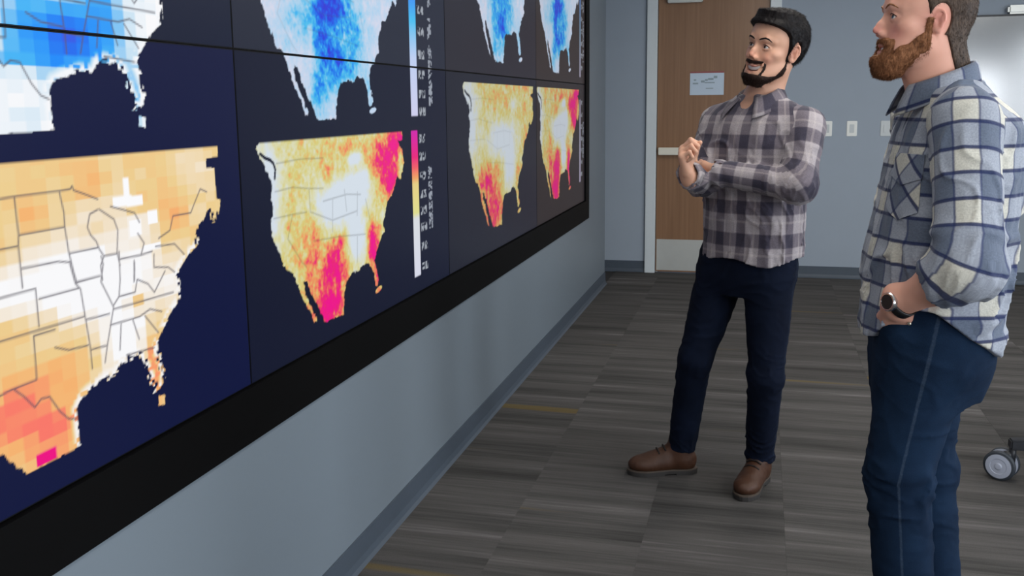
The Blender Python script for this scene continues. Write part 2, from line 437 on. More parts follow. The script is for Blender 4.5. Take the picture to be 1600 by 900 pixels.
BORDERS_EAST = [[(1.271,1.279),(1.305,1.280),(1.412,1.280),(1.438,1.281),(1.443,1.286),(1.446,1.278),(1.470,1.270),(1.508,1.256)],
 [(1.305,1.280),(1.307,1.216),(1.304,1.198),(1.305,1.128)],
 [(1.410,1.278),(1.417,1.241),(1.416,1.216),(1.421,1.169),(1.429,1.133),(1.435,1.112)],
 [(1.307,1.216),(1.416,1.216)],
 [(1.261,1.198),(1.304,1.198)],
 [(1.421,1.168),(1.500,1.167)],
 [(1.307,1.160),(1.391,1.158),(1.423,1.152)],
 [(1.435,1.113),(1.498,1.114)],
 [(1.506,1.237),(1.483,1.231),(1.474,1.208),(1.481,1.193),(1.495,1.179),(1.502,1.163),(1.513,1.149),(1.502,1.133),(1.504,1.105)],
 [(1.510,1.237),(1.549,1.214),(1.558,1.192),(1.551,1.149),(1.557,1.124)],
 [(1.513,1.149),(1.550,1.148)],
 [(1.559,1.136),(1.622,1.134),(1.659,1.136)],
 [(1.542,1.239),(1.574,1.230),(1.612,1.219),(1.625,1.199)],
 [(1.683,1.159),(1.723,1.170),(1.737,1.199),(1.802,1.198),(1.815,1.214),(1.843,1.246),(1.868,1.237)],
 [(1.671,1.144),(1.736,1.140),(1.768,1.113)],
 [(1.617,1.178),(1.635,1.156),(1.623,1.135)],
 [(1.601,1.123),(1.597,1.088)],
 [(1.664,1.129),(1.661,1.103),(1.709,1.095),(1.730,1.081)],
 [(1.251,1.120),(1.334,1.121),(1.334,1.055)],
 [(1.421,1.150),(1.431,1.112),(1.443,1.099),(1.449,1.049),(1.456,0.991),(1.457,0.947)],
 [(1.431,1.114),(1.494,1.114)],
 [(1.340,1.102),(1.441,1.102)],
 [(1.243,1.050),(1.446,1.048)],
 [(1.371,1.041),(1.320,1.042),(1.318,0.966),(1.260,0.965),(1.232,0.962)],
 [(1.451,1.041),(1.516,1.038)],
 [(1.458,0.983),(1.500,0.980)],
 [(1.367,1.010),(1.400,0.997),(1.451,0.993)],
 [(1.505,1.150),(1.509,1.134),(1.499,1.103),(1.519,1.067),(1.529,1.048),(1.516,1.014),(1.503,0.980),(1.493,0.949)],
 [(1.557,1.151),(1.554,1.097),(1.547,1.065),(1.530,1.052)],
 [(1.600,1.127),(1.595,1.085)],
 [(1.547,1.065),(1.596,1.064),(1.605,1.088),(1.638,1.073),(1.657,1.052),(1.697,1.089)],
 [(1.529,1.044),(1.621,1.042),(1.721,1.040)],
 [(1.516,1.016),(1.604,1.013),(1.639,1.021),(1.677,1.008)],
 [(1.547,1.011),(1.538,0.962)],
 [(1.583,1.011),(1.598,0.969)],
 [(1.621,1.011),(1.661,0.967)],
 [(1.556,0.947),(1.644,0.940)],
 [(1.267,0.963),(1.286,0.946),(1.308,0.920),(1.324,0.930),(1.344,0.928),(1.366,0.894),(1.386,0.874),(1.404,0.868)]]
BORDERS_FULL = [[(2.187,1.280),(2.316,1.284),(2.457,1.279)],
 [(2.174,1.210),(2.269,1.213),(2.363,1.202),(2.449,1.195)],
 [(2.161,1.143),(2.275,1.142),(2.343,1.140)],
 [(2.262,1.143),(2.230,1.082),(2.302,1.009),(2.328,0.992)],
 [(2.363,1.202),(2.364,1.138),(2.501,1.099),(2.677,1.107)],
 [(2.446,1.159),(2.604,1.164),(2.707,1.154)],
 [(2.507,1.159),(2.498,1.066)],
 [(2.589,1.179),(2.600,1.115)],
 [(2.682,1.164),(2.675,1.093)],
 [(2.377,1.056),(2.544,1.046),(2.733,1.028)],
 [(2.670,1.029),(2.663,0.950)],
 [(2.742,1.137),(2.773,1.067)]]
# ------------------------------------------------------------------ video wall: what the screens show
INLET = [(2.110, 1.308), (2.132, 1.297), (2.157, 1.291), (2.173, 1.281), (2.181, 1.265), (2.176, 1.243)]
OUTLINE_EAST = OUTLINE_EAST + [(1.10, 0.83), (0.62, 0.90), (0.56, 1.0), (0.54, 1.335)]

def in_poly(Y, Z, poly):
    r = np.zeros(Y.shape, bool)
    n = len(poly)
    for i in range(n):
        (y1, z1), (y2, z2) = poly[i], poly[(i + 1) % n]
        if z1 == z2: continue
        c = ((z1 > Z) != (z2 > Z)) & (Y < (y2 - y1) * (Z - z1) / (z2 - z1) + y1)
        r ^= c
    return r

def seg_dist(Y, Z, lines):
    d = np.full(Y.shape, 9.0)
    for pl in lines:
        for (y1, z1), (y2, z2) in zip(pl, pl[1:]):
            L = (y2 - y1) ** 2 + (z2 - z1) ** 2 + 1e-9
            t = np.clip(((Y - y1) * (y2 - y1) + (Z - z1) * (z2 - z1)) / L, 0, 1)
            d = np.minimum(d, np.hypot(Y - y1 - t * (y2 - y1), Z - z1 - t * (z2 - z1)))
    return d

_lat = np.random.RandomState(7).rand(64, 64).astype(np.float32)
def noise2(u, v):
    iu, iv = np.floor(u).astype(int), np.floor(v).astype(int)
    fu, fv = u - iu, v - iv
    fu = fu * fu * (3 - 2 * fu); fv = fv * fv * (3 - 2 * fv)
    g = lambda a, b: _lat[a % 64, b % 64]
    return (g(iu, iv) * (1 - fu) + g(iu + 1, iv) * fu) * (1 - fv) + (g(iu, iv + 1) * (1 - fu) + g(iu + 1, iv + 1) * fu) * fv
def fbm2(u, v):
    return noise2(u, v) * 0.5 + noise2(u * 2.1 + 7, v * 2.1 + 3) * 0.3 + noise2(u * 4.3 + 1, v * 4.3 + 9) * 0.2

def palette(v, stops):
    v = np.clip(v, 0, 1); p = [s[0] for s in stops]
    return np.stack([np.interp(v, p, [srgb(*s[1])[k] for s in stops]) for k in range(3)], -1)
HEAT = [(0, (250, 250, 252)), (0.16, (244, 232, 214)), (0.36, (238, 207, 144)), (0.55, (246, 180, 112)), (0.72, (250, 122, 104)), (0.88, (248, 84, 110)), (1, (232, 12, 128))]
HEAT2 = [(0, (212, 222, 232)), (0.2, (218, 218, 184)), (0.38, (214, 204, 122)), (0.55, (234, 160, 96)), (0.72, (236, 96, 92)), (0.86, (232, 30, 112)), (1, (238, 6, 138))]
COOL = [(0, (250, 250, 252)), (0.25, (190, 222, 242)), (0.5, (66, 180, 246)), (0.72, (20, 140, 250)), (0.9, (30, 96, 236)), (1, (84, 62, 214))]
COOL2 = [(0, (214, 216, 234)), (0.3, (160, 206, 236)), (0.5, (64, 186, 236)), (0.7, (14, 130, 236)), (0.88, (20, 78, 226)), (1, (44, 50, 214))]

def blobs(u, v, lst, base=0.0):
    r = np.full(u.shape, base)
    for cu, cv, su, sv, a in lst:
        r += a * np.exp(-((u - cu) / su) ** 2 - ((v - cv) / sv) ** 2)
    return r

EAST_HEAT = [(1.58, 1.10, .13, .11, -.42), (1.40, 1.12, .12, .075, -.42), (1.22, 1.13, .12, .04, -.3), (1.56, .97, .06, .07, -.42), (1.72, 1.06, .05, .05, -.2),
             (1.28, .92, .09, .055, .36), (1.36, .85, .07, .05, .28), (1.10, .90, .12, .1, .30), (1.40, .98, .07, .06, .14), (1.60, 1.045, .03, .025, .46), (1.635, .92, .035, .08, .34),
             (1.72, 1.20, .05, .05, .22), (1.50, 1.285, .06, .02, .14), (1.86, 1.29, .09, .05, -.16), (1.34, 1.255, .03, .03, .15)]
EAST_COOL = [(1.46, .985, .10, .045, .52), (1.52, 1.05, .10, .09, .38), (1.40, .965, .12, .05, .25), (1.48, .94, .10, .03, .34), (1.36, 1.02, .05, .04, .2), (1.32, .935, .07, .016, .3), (1.58, 1.0, .04, .1, .25), (1.64, .88, .02, .08, .3),
             (1.1, 1.1, .2, .2, .3)]
FULL_HEAT = [(.44, .64, .13, .12, -.62), (.60, .68, .10, .10, -.62), (.58, .40, .07, .14, -.55), (.59, .87, .05, .035, -.7), (.66, .77, .04, .05, -.3),
             (.79, .83, .10, .10, .62), (.88, .68, .07, .10, .6), (.94, .96, .10, .08, .55), (.90, .88, .06, .1, .3), (.42, .29, .09, .11, .62), (.38, .08, .10, .12, .7), (.46, .42, .06, .05, .35), (.71, .34, .04, .12, .72), (.76, .15, .05, .12, .6),
             (.27, .36, .06, .16, .26), (.30, .55, .05, .08, .18), (.54, .93, .12, .05, .22), (.40, .80, .05, .10, .2), (.05, .85, .07, .22, -.34), (.06, .62, .05, .2, -.22), (.80, .50, .05, .06, -.15)]
DRY_HEAT = [(.50, .62, .22, .14, -.5), (.60, .38, .10, .16, -.45), (.66, .86, .06, .04, -.3), (.27, .34, .10, .10, .42), (.36, .12, .12, .16, .5), (.44, .42, .07, .06, .1), (.05, .85, .12, .3, -.36), (.10, .6, .08, .25, -.15), (.72, .36, .04, .12, .15), (.56, .85, .06, .08, .16), (.85, .62, .05, .14, .1)]
FULL_COOL = [(.47, .60, .12, .13, .85), (.40, .40, .05, .16, .45), (.47, .28, .09, .13, .55), (.58, .33, .10, .12, .35), (.62, .50, .10, .12, .3), (.36, .14, .05, .12, .4), (.30, .50, .10, .12, .2), (.22, .48, .08, .1, .12), (.70, .18, .05, .1, .25)]
MID_COOL = [(.50, .45, .13, .25, .6), (.34, .45, .06, .22, .35), (.45, .2, .12, .14, .35), (.36, .10, .06, .1, .2), (.72, .2, .04, .1, .3)]

def full_map(col, Y, Z, y0, w, z0, h, field, base, pal, seed, border, speck=.20):
    u = (Y - y0) / w; v = (Z - z0) / h
    Yb, Zb = 2.09 + u * 0.985, 0.812 + v * 0.523
    rag = 0.013
    Yr = Yb + (fbm2(Yb * 45 + seed, Zb * 45) - 0.5) * rag * 2; Zr = Zb + (fbm2(Yb * 45 + 31, Zb * 45 + seed) - 0.5) * rag * 1.2
    Zr = np.where(v > 0.975, Zb, Zr)
    ins = in_poly(Yr, Zr, OUTLINE_FULL)
    val = blobs(u, v, field, base)
    tex = fbm2(u * 34 + seed, v * 16 + seed * 2 + (u * 5)) - 0.48
    tex = tex + 0.6 * (fbm2(u * 90 + seed, v * 60 + seed) - 0.48)
    val = val + tex * 0.62 * np.clip(0.35 + val, 0.25, 1)
    fleck = fbm2(u * 60 + seed * 5, v * 30 + u * 12) - .5
    val = val + speck * np.clip((np.abs(fleck) - .10) * 7, 0, 1) * np.sign(fleck) * np.clip(.2 + val, .15, .8)
    c = palette(val, pal)
    b = np.clip(1 - seg_dist(Yb, Zb, BORDERS_FULL) / 0.0036, 0, 1)[..., None] * border
    c = c * (1 - b) + 0.06 * b
    inlet = seg_dist(Yb, Zb, [INLET]) < 0.0045
    isl = ((u - 0.745) / 0.028) ** 2 + ((v - 0.045 - (u - .745) * .25) / 0.016) ** 2 < 1
    ins = ins | isl
    return np.where((ins & ~inlet)[..., None], c, col)

def east_map(col, Y, Z, dz, field, base, pal, seed, low):
    Zm = Z - dz
    cs, ch = 0.0345, 0.0225
    qy = (np.floor(Y / cs) + 0.5) * cs; qz = (np.floor(Zm / ch) + 0.5) * ch
    jag = (noise2(np.floor(Y / .009) * 3.1 + seed, np.floor(Zm / .007) * 2.3) - 0.5) * 0.026
    jag = np.where(Zm > 1.20, 0, jag); jag = np.where(Y < 1.42, jag * 0.2, jag)
    ins = in_poly(Y + jag, Zm + jag * 0.7, OUTLINE_EAST) | in_poly(Y, Zm, ISLAND_EAST)
    if not low: ins = ins | ((Zm > 0.815) & (Zm < 0.95) & (Y < 1.40) & (Y > 0.6))
    h = noise2(np.floor(Y / cs) * 5.3 + seed, np.floor(Zm / ch) * 3.7)
    h2 = noise2(np.floor(Y / cs / 2) * 1.7 + seed, np.floor(Zm / ch / 2) * 1.3)
    val = blobs(qy, qz, field, base) + (h - 0.5) * 0.10 + (h2 - 0.5) * 0.18
    coast = np.clip(1.4 - seg_dist(Y, Zm, [OUTLINE_EAST[16:47]]) / 0.014, 0, 1) * (noise2(np.floor(Y / .010) * 2.7, np.floor(Zm / .008) * 1.9 + seed) > .42)
    val = val * (1 - coast * .9)
    c = palette(val, pal)
    # the Great Lakes stay white, coast cells are pale
    lakes = [((1.578, 1.245), .028, .010), ((1.592, 1.272), .009, .018), ((1.615, 1.243), .026, .010), ((1.612, 1.190), .018, .016), ((1.668, 1.205), .016, .014), ((1.66, 1.145), .028, .007)]
    for (cy, cz), a, b in lakes:
        m = (np.abs(Y - cy) < a) & (np.abs(Zm - cz) < b)
        c = np.where((m & low)[..., None], np.array([.97, .97, .99]), c)
    b = np.clip(1.3 - seg_dist(Y, Zm, BORDERS_EAST) / 0.0021, 0, 1)[..., None] * 0.88
    c = c * (1 - b) + np.array([0.10, 0.09, 0.12]) * b
    if low:
        m = (np.abs(Y - 1.325) < .024) & (np.abs(Zm - .826) < .011)
        c = np.where(m[..., None], np.array(srgb(238, 6, 130)[:3]), c)
    return np.where(ins[..., None], c, col)

def legend(col, Y, Z, y0, y1, z0, z1, stops, ticks, text, seed, full=1.0):
    v = (Z - z0) / (z1 - z0)
    c = palette(v, stops)
    col = np.where(((Y > y0) & (Y < y1) & (v > 0) & (v < 1))[..., None], c * full, col)
    w = y1 - y0
    for tz in ticks:                                   # two-figure tick readings, too soft to read
        for k in range(2):
            ya = y1 + 0.25 * w + k * 0.55 * w
            m = (Y > ya) & (Y < ya + 0.42 * w) & (np.abs(Z - tz) < 0.0145)
            g = noise2(Y / 0.009 + seed + k * 9, Z / 0.0085 + tz * 50) > 0.42
            col = np.where((m & g)[..., None], np.array([.34, .37, .42]) * full, col)
    ty, ta, tb = text                                   # caption running up the scale
    m = (np.abs(Y - ty) < 0.020) & (Z > ta) & (Z < tb)
    g = (noise2(Y / 0.011 + seed * 3, Z / 0.0062) > 0.45) & (noise2(Z / 0.028 + seed, Z * 0) > 0.22)
    return np.where((m & g)[..., None], np.array([.30, .33, .39]) * full, col)

COLS = [0.485, 2.011, 3.551, 5.09, 6.555]
ROWS = [0.754, 1.5545, 2.355]
BACKGROUND_GLOW = {(0, 0): (4, 14, 58), (0, 1): (14, 23, 48), (1, 0): (10, 17, 42), (1, 1): (32, 37, 54), (2, 0): (24, 27, 42), (2, 1): (36, 35, 46), (3, 0): (36, 32, 36), (3, 1): (44, 38, 40)}  # panel backgrounds, with viewing-angle glow and sheen painted into the colour

def paint(ci, ri, Y, Z):
    col = np.broadcast_to(np.array(srgb(*BACKGROUND_GLOW[(ci, ri)])[:3]), Y.shape + (3,)).copy()
    if ci == 0:
        if ri == 0: col = east_map(col, Y, Z, 0.0, EAST_HEAT, 0.37, HEAT, 3, True)
        col = east_map(col, Y, Z, 0.57, EAST_COOL, 0.03, COOL, 11, False)
    if ci == 1:
        if ri == 0: col = full_map(col, Y, Z, 2.09, .985, .812, .523, FULL_HEAT, 0.33, HEAT2, 2, 0.45)
        col = full_map(col, Y, Z, 2.09, .985, 1.384, .523, FULL_COOL, 0.10, COOL2, 8, 0.22)
        col = legend(col, Y, Z, 3.158, 3.222, .815, 1.334, [(0, (214, 216, 232)), (.4, (216, 220, 224)), (.44, (222, 220, 140)), (.64, (230, 206, 130)), (.68, (238, 160, 96)), (.75, (240, 90, 100)), (.82, (232, 20, 120)), (1, (206, 20, 170))],
                     [.84, .915, .985, 1.045, 1.105, 1.17, 1.24, 1.305], (3.345, .97, 1.20), 4)
        col = legend(col, Y, Z, 3.165, 3.232, 1.386, 1.91, [(0, (206, 206, 236)), (.38, (190, 206, 240)), (.62, (70, 190, 240)), (.75, (60, 150, 240)), (1, (40, 60, 220))],
                     [1.40, 1.462, 1.53, 1.60, 1.68, 1.755, 1.83], (3.372, 1.42, 1.86), 14)
    if ci >= 2:
        f = 0.86 if ci == 2 else 0.72
        a = np.zeros_like(col)
        if ri == 0 or True:
            m = col
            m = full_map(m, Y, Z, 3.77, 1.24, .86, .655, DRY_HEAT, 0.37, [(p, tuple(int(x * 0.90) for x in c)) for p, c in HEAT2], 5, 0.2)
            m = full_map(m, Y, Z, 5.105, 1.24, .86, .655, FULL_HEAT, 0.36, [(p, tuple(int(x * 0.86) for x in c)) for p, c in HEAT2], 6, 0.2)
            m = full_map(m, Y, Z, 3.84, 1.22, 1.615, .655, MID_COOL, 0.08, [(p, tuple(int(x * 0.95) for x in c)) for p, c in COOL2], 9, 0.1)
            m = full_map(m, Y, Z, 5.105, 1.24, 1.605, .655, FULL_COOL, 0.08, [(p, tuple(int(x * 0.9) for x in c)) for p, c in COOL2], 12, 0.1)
            col = m
        if ci == 3:
            g = [(0, (176, 168, 196)), (.6, (160, 160, 180)), (1, (150, 140, 160))]
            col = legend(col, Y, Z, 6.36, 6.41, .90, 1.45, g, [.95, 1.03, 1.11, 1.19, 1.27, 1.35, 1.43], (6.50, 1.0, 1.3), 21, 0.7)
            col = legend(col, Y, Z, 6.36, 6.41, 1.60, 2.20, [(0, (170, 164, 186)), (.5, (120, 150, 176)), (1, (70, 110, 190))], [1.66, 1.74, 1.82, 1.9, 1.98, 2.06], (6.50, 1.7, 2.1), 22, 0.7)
    return col

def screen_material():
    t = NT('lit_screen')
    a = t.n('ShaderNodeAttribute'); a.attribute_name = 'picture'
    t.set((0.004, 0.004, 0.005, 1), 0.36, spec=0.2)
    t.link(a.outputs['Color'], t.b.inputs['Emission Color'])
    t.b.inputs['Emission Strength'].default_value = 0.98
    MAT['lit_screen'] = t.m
screen_material()

vw = empty('video_wall', (0, (VW0 + VW1) / 2, VZ0))
tag(vw, 'wall-sized bank of screens showing coloured weather maps in a black frame', 'video wall')
bm = bmesh.new()
bm_box(bm, -0.14, 0.008, VW0 + 0.003, VW1 - 0.003, VZ0 + 0.004, ROWS[0] - 0.002)
bm_box(bm, -0.14, 0.008, VW0 + 0.003, VW1 - 0.003, ROWS[2] + 0.002, VZ1 - 0.004)
bm_box(bm, -0.14, 0.008, VW0 + 0.003, COLS[0] - 0.002, ROWS[0] - 0.002, ROWS[2] + 0.002)
bm_box(bm, -0.14, 0.008, COLS[4] + 0.002, VW1 - 0.003, ROWS[0] - 0.002, ROWS[2] + 0.002)
on(vw, bm_obj('surround', bm, 'bezel_black'))
on(vw, box('backing', -0.15, -0.075, VW0 + 0.01, VW1 - 0.01, VZ0 + 0.01, VZ1 - 0.01, 'seam_black'))
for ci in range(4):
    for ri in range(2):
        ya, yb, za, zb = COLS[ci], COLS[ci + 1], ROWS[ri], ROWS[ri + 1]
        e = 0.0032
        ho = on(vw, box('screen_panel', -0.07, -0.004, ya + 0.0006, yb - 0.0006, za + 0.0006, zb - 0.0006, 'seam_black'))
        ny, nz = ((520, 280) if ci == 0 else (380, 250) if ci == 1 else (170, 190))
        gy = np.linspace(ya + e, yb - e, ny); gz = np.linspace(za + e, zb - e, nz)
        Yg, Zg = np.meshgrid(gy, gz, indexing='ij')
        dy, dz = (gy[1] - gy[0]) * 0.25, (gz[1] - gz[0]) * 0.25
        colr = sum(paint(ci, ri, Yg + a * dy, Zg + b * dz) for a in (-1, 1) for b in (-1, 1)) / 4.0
        me = bpy.data.meshes.new('display_face')
        vco = np.stack([np.full(Yg.size, -0.0032), Yg.ravel(), Zg.ravel()], -1)
        i = np.arange(ny - 1)[:, None] * nz + np.arange(nz - 1)[None, :]
        q = np.stack([i, i + nz, i + nz + 1, i + 1], -1).reshape(-1, 4)[:, ::1]
        me.vertices.add(len(vco)); me.vertices.foreach_set('co', vco.ravel())
        me.loops.add(q.size); me.loops.foreach_set('vertex_index', q.ravel())
        me.polygons.add(len(q)); me.polygons.foreach_set('loop_start', np.arange(0, q.size, 4))
        me.update(calc_edges=True)
        at = me.attributes.new('picture', 'FLOAT_COLOR', 'POINT')
        at.data.foreach_set('color', np.concatenate([colr.reshape(-1, 3), np.ones((colr.shape[0] * colr.shape[1], 1))], 1).astype(np.float32).ravel())
        me.materials.append(MAT['lit_screen'])
        fo = bpy.data.objects.new('display_face', me); C.objects.link(fo)
        fo.parent = ho
# ------------------------------------------------------------------ modelling kit: smooth-blended solids turned into one surface
def smin(a, b, k):
    if k <= 0: return np.minimum(a, b)
    h = np.maximum(k - np.abs(a - b), 0) / k
    return np.minimum(a, b) - h * h * k * 0.25
def smax(a, b, k): return -smin(-a, -b, k)

_lat3 = np.random.RandomState(21).rand(32, 32, 32).astype(np.float32)
def noise3(x, y, z):
    x, y, z = np.broadcast_arrays(x, y, z)
    ix, iy, iz = np.floor(x).astype(np.int32), np.floor(y).astype(np.int32), np.floor(z).astype(np.int32)
    fx, fy, fz = x - ix, y - iy, z - iz
    fx = fx * fx * (3 - 2 * fx); fy = fy * fy * (3 - 2 * fy); fz = fz * fz * (3 - 2 * fz)
    r = 0
    for a in (0, 1):
        for b in (0, 1):
            for c in (0, 1):
                w = (fx if a else 1 - fx) * (fy if b else 1 - fy) * (fz if c else 1 - fz)
                r = r + w * _lat3[(ix + a) & 31, (iy + b) & 31, (iz + c) & 31]
    return r * 2 - 1

class Frame:
    """local axes (columns of R) at origin c, uniform scale s"""
    def __init__(s_, c=(0, 0, 0), R=np.eye(3), s=1.0):
        s_.c = np.array(c, float); s_.R = np.array(R, float); s_.s = s
    def w(s_, p): return s_.c + s_.R @ (np.array(p, float) * s_.s)
    def local(s_, X, Y, Z):
        a, b, c = X - s_.c[0], Y - s_.c[1], Z - s_.c[2]
        R = s_.R
        return ((a * R[0, 0] + b * R[1, 0] + c * R[2, 0]) / s_.s, (a * R[0, 1] + b * R[1, 1] + c * R[2, 1]) / s_.s, (a * R[0, 2] + b * R[1, 2] + c * R[2, 2]) / s_.s)
ID = Frame()

def rcone(a, b, ra, rb, fr=ID):
    a, b = fr.w(a), fr.w(b); ra, rb = ra * fr.s, rb * fr.s
    ab = b - a; L2 = float(ab @ ab) + 1e-12
    m = max(ra, rb)
    def f(X, Y, Z):
        px, py, pz = X - a[0], Y - a[1], Z - a[2]
        t = np.clip((px * ab[0] + py * ab[1] + pz * ab[2]) / L2, 0, 1)
        return np.sqrt((px - t * ab[0]) ** 2 + (py - t * ab[1]) ** 2 + (pz - t * ab[2]) ** 2) - (ra + (rb - ra) * t)
    return f, np.minimum(a, b) - m, np.maximum(a, b) + m

def ell(c, r, fr=ID, rot=None):
    cw = fr.w(c); R = fr.R if rot is None else fr.R @ np.array(rot)
    r = np.array(r, float) * fr.s; m = r.max()
    def f(X, Y, Z):
        a, b, d = X - cw[0], Y - cw[1], Z - cw[2]
        u = (a * R[0, 0] + b * R[1, 0] + d * R[2, 0]); v = (a * R[0, 1] + b * R[1, 1] + d * R[2, 1]); w = (a * R[0, 2] + b * R[1, 2] + d * R[2, 2])
        k0 = np.sqrt((u / r[0]) ** 2 + (v / r[1]) ** 2 + (w / r[2]) ** 2)
        k1 = np.sqrt((u / r[0] ** 2) ** 2 + (v / r[1] ** 2) ** 2 + (w / r[2] ** 2) ** 2) + 1e-9
        return k0 * (k0 - 1) / k1
    return f, cw - m, cw + m

def spline(zs, vs):
    """smooth interpolation through the sections"""
    zs = np.array(zs, float); vs = np.array(vs, float)
    d = np.gradient(vs, zs)
    def f(z):
        z = np.clip(z, zs[0], zs[-1]); i = np.clip(np.searchsorted(zs, z) - 1, 0, len(zs) - 2)
        h = zs[i + 1] - zs[i]; t = (z - zs[i]) / h
        return ((1 + 2 * t) * (1 - t) ** 2 * vs[i] + t * (1 - t) ** 2 * h * d[i] + t * t * (3 - 2 * t) * vs[i + 1] + t * t * (t - 1) * h * d[i + 1])
    return f

def loft(secs, fr=ID, n=2.3):
    """stack of superellipses: (z, cx, cy, half width, half depth) in the frame's own axes"""
    zs = [q[0] for q in secs]
    fs = [spline(zs, [q[k] for q in secs]) for k in (1, 2, 3, 4)]
    m = max(max(abs(q[1]) + q[3], abs(q[2]) + q[4]) for q in secs) * 1.3
    lo = np.array([-m, -m, zs[0]]); hi = np.array([m, m, zs[-1]])
    cs = np.array([fr.w([(lo, hi)[i][0], (lo, hi)[j][1], (lo, hi)[k][2]]) for i in (0, 1) for j in (0, 1) for k in (0, 1)])
    def f(X, Y, Z):
        u, v, w = fr.local(X, Y, Z)
        cx, cy, a, b = (g(w) for g in fs)
        q = (np.abs((u - cx) / a) ** n + np.abs((v - cy) / b) ** n) ** (1.0 / n)
        d = (q - 1) * np.minimum(a, b)
        return np.maximum(d, np.maximum(w - zs[-1], zs[0] - w)) * fr.s
    return f, cs.min(0), cs.max(0)

class Field:
    def __init__(s, xs, ys, zs):
        s.xs, s.ys, s.zs = (np.array(v, np.float32) for v in (xs, ys, zs))
        s.X = s.xs[:, None, None]; s.Y = s.ys[None, :, None]; s.Z = s.zs[None, None, :]
        s.F = np.full((len(s.xs), len(s.ys), len(s.zs)), 0.3, np.float32)
    def win(s, lo, hi, m):
        r = []
        for ax, l, h in zip((s.xs, s.ys, s.zs), lo, hi):
            r.append(slice(max(np.searchsorted(ax, l - m) - 1, 0), min(np.searchsorted(ax, h + m) + 1, len(ax))))
        return tuple(r)
    def _ev(s, prim, m):
        f, lo, hi = prim
        w = s.win(lo, hi, m)
        if any(q.stop <= q.start for q in w): return w, None
        return w, f(s.X[w[0]], s.Y[:, w[1]], s.Z[:, :, w[2]]).astype(np.float32)
    def add(s, prim, k=0.01, m=0.045):
        w, d = s._ev(prim, max(m, k))
        if d is not None: s.F[w] = smin(s.F[w], d, k)
        return s
    def sub(s, prim, k=0.005, m=0.03):
        w, d = s._ev(prim, max(m, k))
        if d is not None: s.F[w] = smax(s.F[w], -d, k)
        return s
    def chain(s, pts, rads, k=0.02, fr=ID, k0=None):
        for i in range(len(pts) - 1):
            s.add(rcone(pts[i], pts[i + 1], rads[i], rads[i + 1], fr), (k0 if (k0 is not None and i == 0) else k))
        return s
    def mesh(s):
        F, xs, ys, zs = s.F, s.xs, s.ys, s.zs
        F = np.where(F == 0, np.float32(1e-7), F)
        ins = F < 0
        n = np.zeros([d - 1 for d in F.shape], np.int8)
        for a in (0, 1):
            for b in (0, 1):
                for c in (0, 1):
                    n += ins[a:F.shape[0] - 1 + a, b:F.shape[1] - 1 + b, c:F.shape[2] - 1 + c]
        I, J, K = np.nonzero((n > 0) & (n < 8))
        cid = np.full(n.shape, -1, np.int32); cid[I, J, K] = np.arange(len(I))
        acc = np.zeros((len(I), 3)); cnt = np.zeros(len(I))
        ax = (xs, ys, zs)
        for d in range(3):
            o1, o2 = [q for q in range(3) if q != d]
            for p in (0, 1):
                for q in (0, 1):
                    off = [0, 0, 0]; off[o1] = p; off[o2] = q
                    A = [I + off[0], J + off[1], K + off[2]]; B = [v.copy() for v in A]; B[d] = B[d] + 1
                    fa, fb = F[A[0], A[1], A[2]], F[B[0], B[1], B[2]]
                    m = (fa < 0) != (fb < 0)
                    t = np.where(m, fa / np.where(m, fa - fb, 1), 0)
                    P = np.stack([ax[e][A[e]] for e in range(3)], -1).astype(float)
                    P[:, d] += t * (ax[d][B[d]] - ax[d][A[d]])
                    acc[m] += P[m]; cnt[m] += 1
        V = acc / cnt[:, None]
        Q = []
        for d in range(3):
            o1, o2 = (d + 1) % 3, (d + 2) % 3
            sl0 = [slice(None)] * 3; sl1 = [slice(None)] * 3
            sl0[d] = slice(0, -1); sl1[d] = slice(1, None)
            ch = ins[tuple(sl0)] != ins[tuple(sl1)]
            E = np.array(np.nonzero(ch))
            ok = (E[o1] > 0) & (E[o2] > 0) & (E[o1] < F.shape[o1] - 1) & (E[o2] < F.shape[o2] - 1)
            E = E[:, ok]
            def cell(a, b):
                e = E.copy(); e[o1] -= a; e[o2] -= b
                return cid[e[0], e[1], e[2]]
            q = np.stack([cell(1, 1), cell(0, 1), cell(0, 0), cell(1, 0)], -1)
            start = ins[E[0], E[1], E[2]]
            q[~start] = q[~start][:, ::-1]
            Q.append(q)
        return V, np.concatenate(Q)

def span(lo, hi, step, fine=()):
    """grid line positions: coarse step, finer inside the given (lo, hi, step) bands"""
    out = [lo]
    while out[-1] < hi:
        st = step
        for a, b, f in fine:
            if a - step * 0.5 <= out[-1] < b: st = min(st, f)
        out.append(out[-1] + st)
    return np.array(out)

def np_mesh(name, V, Q, mat, parent=None, uv=None, attr=None, smooth=True):
    me = bpy.data.meshes.new(name)
    me.vertices.add(len(V)); me.vertices.foreach_set('co', np.asarray(V, np.float32).ravel())
    me.loops.add(Q.size); me.loops.foreach_set('vertex_index', np.asarray(Q, np.int32).ravel())
    me.polygons.add(len(Q)); me.polygons.foreach_set('loop_start', np.arange(0, Q.size, Q.shape[1], dtype=np.int32))
    me.update(calc_edges=True)
    me.polygons.foreach_set('use_smooth', np.full(len(Q), smooth))
    if uv is not None:
        l = me.uv_layers.new(name='cloth'); l.data.foreach_set('uv', np.asarray(uv, np.float32).ravel())
    if attr:
        for k, c in attr.items():
            a = me.attributes.new(k, 'FLOAT_COLOR', 'POINT')
            a.data.foreach_set('color', np.concatenate([c, np.ones((len(c), 1))], 1).astype(np.float32).ravel())
    me.validate(); me.update()
    o = bpy.data.objects.new(name, me); C.objects.link(o)
    me.materials.append(MAT[mat])
    if parent: o.parent = parent
    return o

